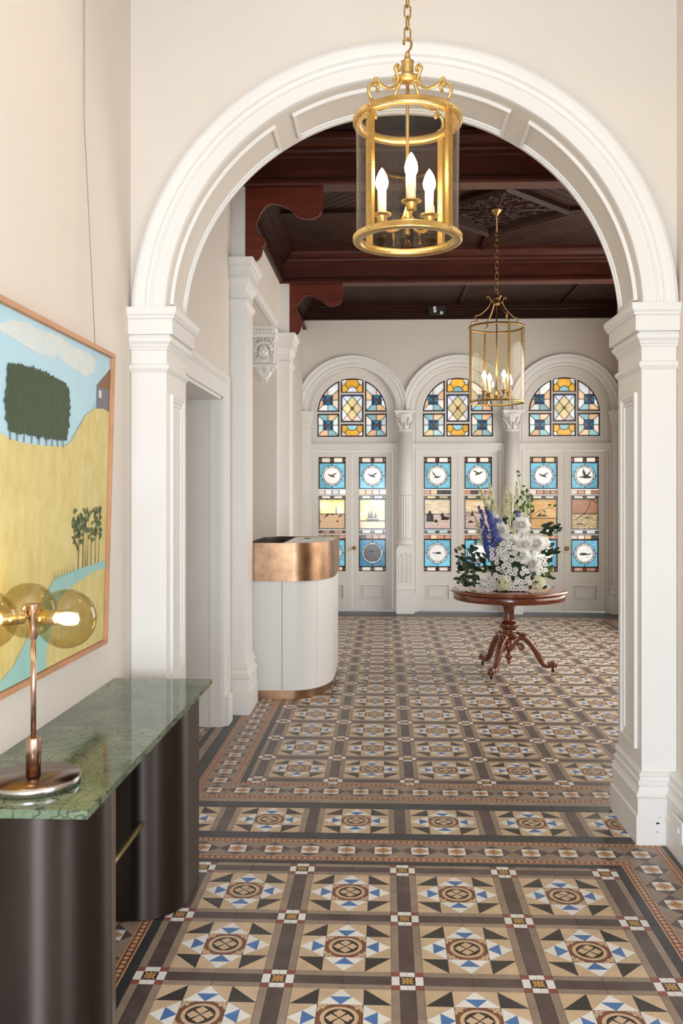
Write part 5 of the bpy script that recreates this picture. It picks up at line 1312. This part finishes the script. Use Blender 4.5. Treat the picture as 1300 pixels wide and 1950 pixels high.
def rose_mesh(seed, r=.062):
    q = random.Random(seed); b = MB()
    for row, (n, L, curl, tilt) in enumerate(((9,1.05,.25,.02),(8,.98,.35,.2),(8,.88,.45,.38),(7,.74,.5,.58),(6,.56,.6,.8),(4,.36,.7,1.05))):
        for k in range(n):
            a = 2*pi*k/n+row*.5+q.uniform(-.15,.15)
            T = Matrix.Rotation(a, 4, 'Z') @ Matrix.Translation((.004, 0, .002*row)) @ Matrix.Rotation(-tilt+q.uniform(-.1,.1), 4, 'Y')
            petal(b, T, r*L, r*.40*(1-.06*row), curl)
    return b.mesh('rose', ['petal_white'])
RM = [rose_mesh(s) for s in range(3)]
def dome(dx, dz):
    h = .50; w = .36; t = 1-(dx/w)**2-((dz-.22)/h)**2
    return -.30*sqrt(max(t, .02))
for i, (cx, cy, s, dy) in enumerate(((560,800,1.1,-.12),(790,738,1.15,-.10),(665,935,1.1,-.20),(815,945,1.0,-.21),(945,950,1.2,-.18),(1035,945,.95,-.08),(762,1075,1.15,-.25),(885,1170,1.1,-.23),(715,1010,.8,-.20),(860,1040,.9,-.18))):
    x, z = fp(cx, cy); o = place('rose', RM[i % 3], fl, (x, dy, z)); o.scale = (s*1.05,)*3
    o.rotation_euler = (Matrix.Rotation(0,4,'Z') @ orient((x*.9+RF.uniform(-.25,.25), -1, .35+RF.uniform(-.2,.3)), RF.uniform(0,6))).to_euler()
def daisy_mesh():
    b = MB()
    for k in range(11):
        a = 2*pi*k/11; b.T = Matrix.Rotation(a, 4, 'Z'); b.add([(.002,-.0018,0),(.013,-.0062,.0015),(.021,-.0050,.001),(.0235,0,.0),(.021,.0050,.001),(.013,.0062,.0015),(.002,.0018,0)], [tuple(range(7))])
    b.T = None; b.lathe([(.0052,-.001),(.0052,.002),(.003,.0038),(0,.004)], n=10, mi=1)
    return b.mesh('daisy', ['petal_white', 'daisy_eye'])
DM = daisy_mesh(); pts = []
tries = 0
while len(pts) < 78 and tries < 9000:
    tries += 1; k = RF.random()
    if k < .24: cx, cy = 555+RF.gauss(0,50), 1075+RF.gauss(0,60)
    elif k < .72: cx, cy = 650+RF.uniform(-190,190), 1330+RF.uniform(-150,140)
    elif k < .88: cx, cy = 385+RF.uniform(-75,75), 1405+RF.uniform(-90,85)
    else: cx, cy = 985+RF.uniform(-60,60), 1170+RF.uniform(-70,90)
    if .24 <= k < .72 and ((cx-650)/200)**2+((cy-1330)/160)**2 > 1: continue
    if all((cx-a)**2+(cy-b_)**2 > 42**2 for a, b_ in pts): pts.append((cx, cy))
for cx, cy in pts:
    x, z = fp(cx, cy); dy = dome(x, z)-.02+RF.uniform(-.02,.02)
    o = place('daisy', DM, fl, (x, dy, max(z, .028)))
    o.rotation_euler = orient((x*1.2+RF.uniform(-.3,.3), -1, .25+RF.uniform(-.3,.4)), RF.uniform(0,6)).to_euler()
def floret(b, p, d, r, mi=0, n=5):
    T = Matrix.Translation(p) @ orient(d, RF.uniform(0,6))
    for k in range(n):
        a = 2*pi*k/n; c, s = cos(a), sin(a)
        q = [(0,-.15),(.55,-.42),(1,-.2),(1,.2),(.55,.42),(0,.15)]
        b.add([T @ Vector((r*(x*c-y*s), r*(x*s+y*c), r*.35*x*x)) for x, y in q], [(0,1,2,3,4,5)], mi)
def spike(c0, c1, mt, n, r, w, dy0, dy1, name):
    x0, z0 = fp(*c0); x1, z1 = fp(*c1)
    A = Vector((x0, dy0, z0)); B = Vector((x1, dy1, z1))
    MB().tube([A*.3+Vector((0,0,.02)), A, B], .003, 6).build('stem', 'stem_green', fl)
    b = MB()
    for i in range(n):
        t = (i+.5)/n; a = RF.uniform(0, 2*pi); ww = w*(1-.72*t)
        d = Vector((cos(a), sin(a), .3)); rr = r*(1-.5*t)
        floret(b, A.lerp(B, t)+Vector((cos(a)*ww, sin(a)*ww, RF.uniform(-.01,.01))), d, rr)
    b.build(name, mt, fl, recalc=False)
spike((430,1110),(318,520),'petal_blue',80,.025,.034,-.20,-.06,'delphinium_spike')
spike((520,980),(390,520),'petal_blue',64,.024,.032,-.20,-.06,'delphinium_spike')
spike((440,1150),(480,880),'petal_blue',34,.019,.026,-.20,-.15,'delphinium_spike')
spike((500,880),(440,560),'petal_sky',56,.024,.034,-.15,-.05,'delphinium_spike')
spike((540,720),(480,600),'petal_sky',22,.018,.028,-.10,-.04,'delphinium_spike')
spike((770,720),(765,560),'petal_sky',36,.022,.030,-.04,-.02,'delphinium_spike')
spike((450,600),(322,300),'petal_green',70,0.017,0.030,-.04,0,'stock_spike')
spike((510,660),(435,250),'petal_green',78,0.017,0.033,-.05,-.01,'stock_spike')
spike((620,640),(636,290),'petal_green',72,0.016,0.033,-.06,-.02,'stock_spike')
spike((690,660),(690,350),'petal_green',65,0.016,0.033,-.03,.02,'stock_spike')
spike((762,560),(756,235),'petal_green',65,0.016,0.027,-.04,.0,'stock_spike')
spike((500,640),(470,470),'petal_white',52,0.018,0.033,-.06,-.02,'stock_spike')
spike((345,930),(270,640),'petal_green',59,0.017,0.033,-.12,-.05,'stock_spike')
spike((880,620),(890,350),'petal_green',46,0.014,0.027,.0,.02,'stock_spike')
spike((690,860),(680,620),'petal_green',39,0.016,0.033,-.10,-.05,'stock_spike')
for cx, cy, r in ((545,1430,.052),(945,1390,.058)):
    x, z = fp(cx, cy); b = MB()
    for i in range(90):
        d = Vector((RF.gauss(0,1), RF.gauss(0,1)-.4, RF.gauss(0,1))).normalized(); floret(b, Vector((x, -.31 if cx < 700 else -.24, max(z, .07)))+d*r, d, .016, 0, 4)
    b.build('hydrangea_head', 'petal_cream', fl, recalc=False)
def leaf_mesh(L, w, mt):
    b = MB(); vs = []; N = 5
    for i in range(N+1):
        t = i/N; ww = w*sin(pi*min(1, t*1.02))**.75*(1-.15*t) if 0 < i < N else .0008
        vs += [(L*t, -ww, .12*L*t*t+.18*ww), (L*t, 0, .12*L*t*t-.0), (L*t, ww, .12*L*t*t+.18*ww)]
    fs = []
    for i in range(N): a = 3*i; fs += [(a,a+1,a+4,a+3),(a+1,a+2,a+5,a+4)]
    b.add(vs, fs, 0, True); return b.mesh('leaf', [mt])
LD, LL = leaf_mesh(.062,.0175,'leaf_dark'), leaf_mesh(.048,.014,'leaf_light')
def leaf(cx, cy, dy, mesh, s=1.0, away=None):
    x, z = fp(cx, cy)
    o = place('leaf', mesh, fl, (x, dy, max(z, .024)))
    a = away if away is not None else atan2(z-.12, x)
    low = z < .09
    d = Vector((cos(a+RF.uniform(-.7,.7)), RF.uniform(-.7,.1), sin(a+RF.uniform(-.7,.7)))); 
    if low: d.z = abs(d.z)*.6+.1
    n = Vector((RF.uniform(-.5,.5), -1, RF.uniform(.0,.8)))
    X = d.normalized(); Y = n.cross(X).normalized(); Zz = X.cross(Y)
    o.rotation_euler = Matrix((X, Y, Zz)).transposed().to_euler(); o.scale = (s,)*3
for i in range(60): leaf(230+RF.gauss(0,75), 1165+RF.gauss(0,75), -.10+RF.uniform(-.08,.08), LD, RF.uniform(.8,1.15))
for i in range(40): leaf(200+RF.gauss(0,65), 1370+RF.gauss(0,50), -.16+RF.uniform(-.08,.06), LD, RF.uniform(.7,1.0))
for i in range(30): leaf(600+RF.gauss(0,190), 1130+RF.gauss(0,190), -.10+RF.uniform(-.06,.10), LD, RF.uniform(.9,1.25))
for i in range(24): leaf(650+RF.gauss(0,80), 690+RF.gauss(0,110), -.02+RF.uniform(-.06,.06), LD, RF.uniform(.6,.9))
for i in range(34): leaf(860+RF.gauss(0,48), 560+RF.gauss(0,95), -.02+RF.uniform(-.05,.05), LL, RF.uniform(.7,1.05))
for i in range(20): leaf(1060+RF.gauss(0,70), 1060+RF.gauss(0,50), -.05+RF.uniform(-.06,.06), LD, RF.uniform(.9,1.2), .3)
for i in range(18): leaf(1100+RF.gauss(0,55), 790+RF.gauss(0,45), -.04+RF.uniform(-.06,.06), LD, RF.uniform(.9,1.2), .3)
for i in range(22): leaf(1030+RF.gauss(0,60), 1270+RF.gauss(0,60), -.10+RF.uniform(-.06,.06), LL, RF.uniform(.7,1.0), -.1)
for i in range(22): leaf(650+RF.gauss(0,120), 1250+RF.gauss(0,110), -.285+RF.uniform(-.03,.03), LD, RF.uniform(.6,.85))
for i in range(10): leaf(720+RF.gauss(0,120), 1430+RF.gauss(0,40), -.24+RF.uniform(-.04,.03), LD, RF.uniform(.8,1.0))
for (c, k) in (((890,620),(740,100)),((880,660),(1160,525)),((960,860),(1190,745)),((980,1080),(1190,1060)),((300,1180),(90,1100)),((300,1370),(85,1290)),((960,1310),(1140,1350))):
    p, q = fp(*c), fp(*k); mid = ((p[0]+q[0])/2-.01, (p[1]+q[1])/2+.015)
    MB().tube(spline([(p[0],-.05,p[1]),(mid[0],-.05,mid[1]),(q[0],-.06,q[1])], 5), .0022, 5).build('twig', 'stem_green', fl)
for cx, cy in ((740,105),(748,178),(800,285),(890,380),(1040,565),(1095,510),(1160,525),(1190,745),(1150,760),(1190,1060),(1130,1040),(95,1105),(120,1130),(88,1165),(150,1080),(110,1385),(95,1290),(1130,1350),(1090,1330)):
    leaf(cx, cy, -.06, LL if cx > 700 and cy < 700 else LD, .8, 0 if cx > 700 else pi)
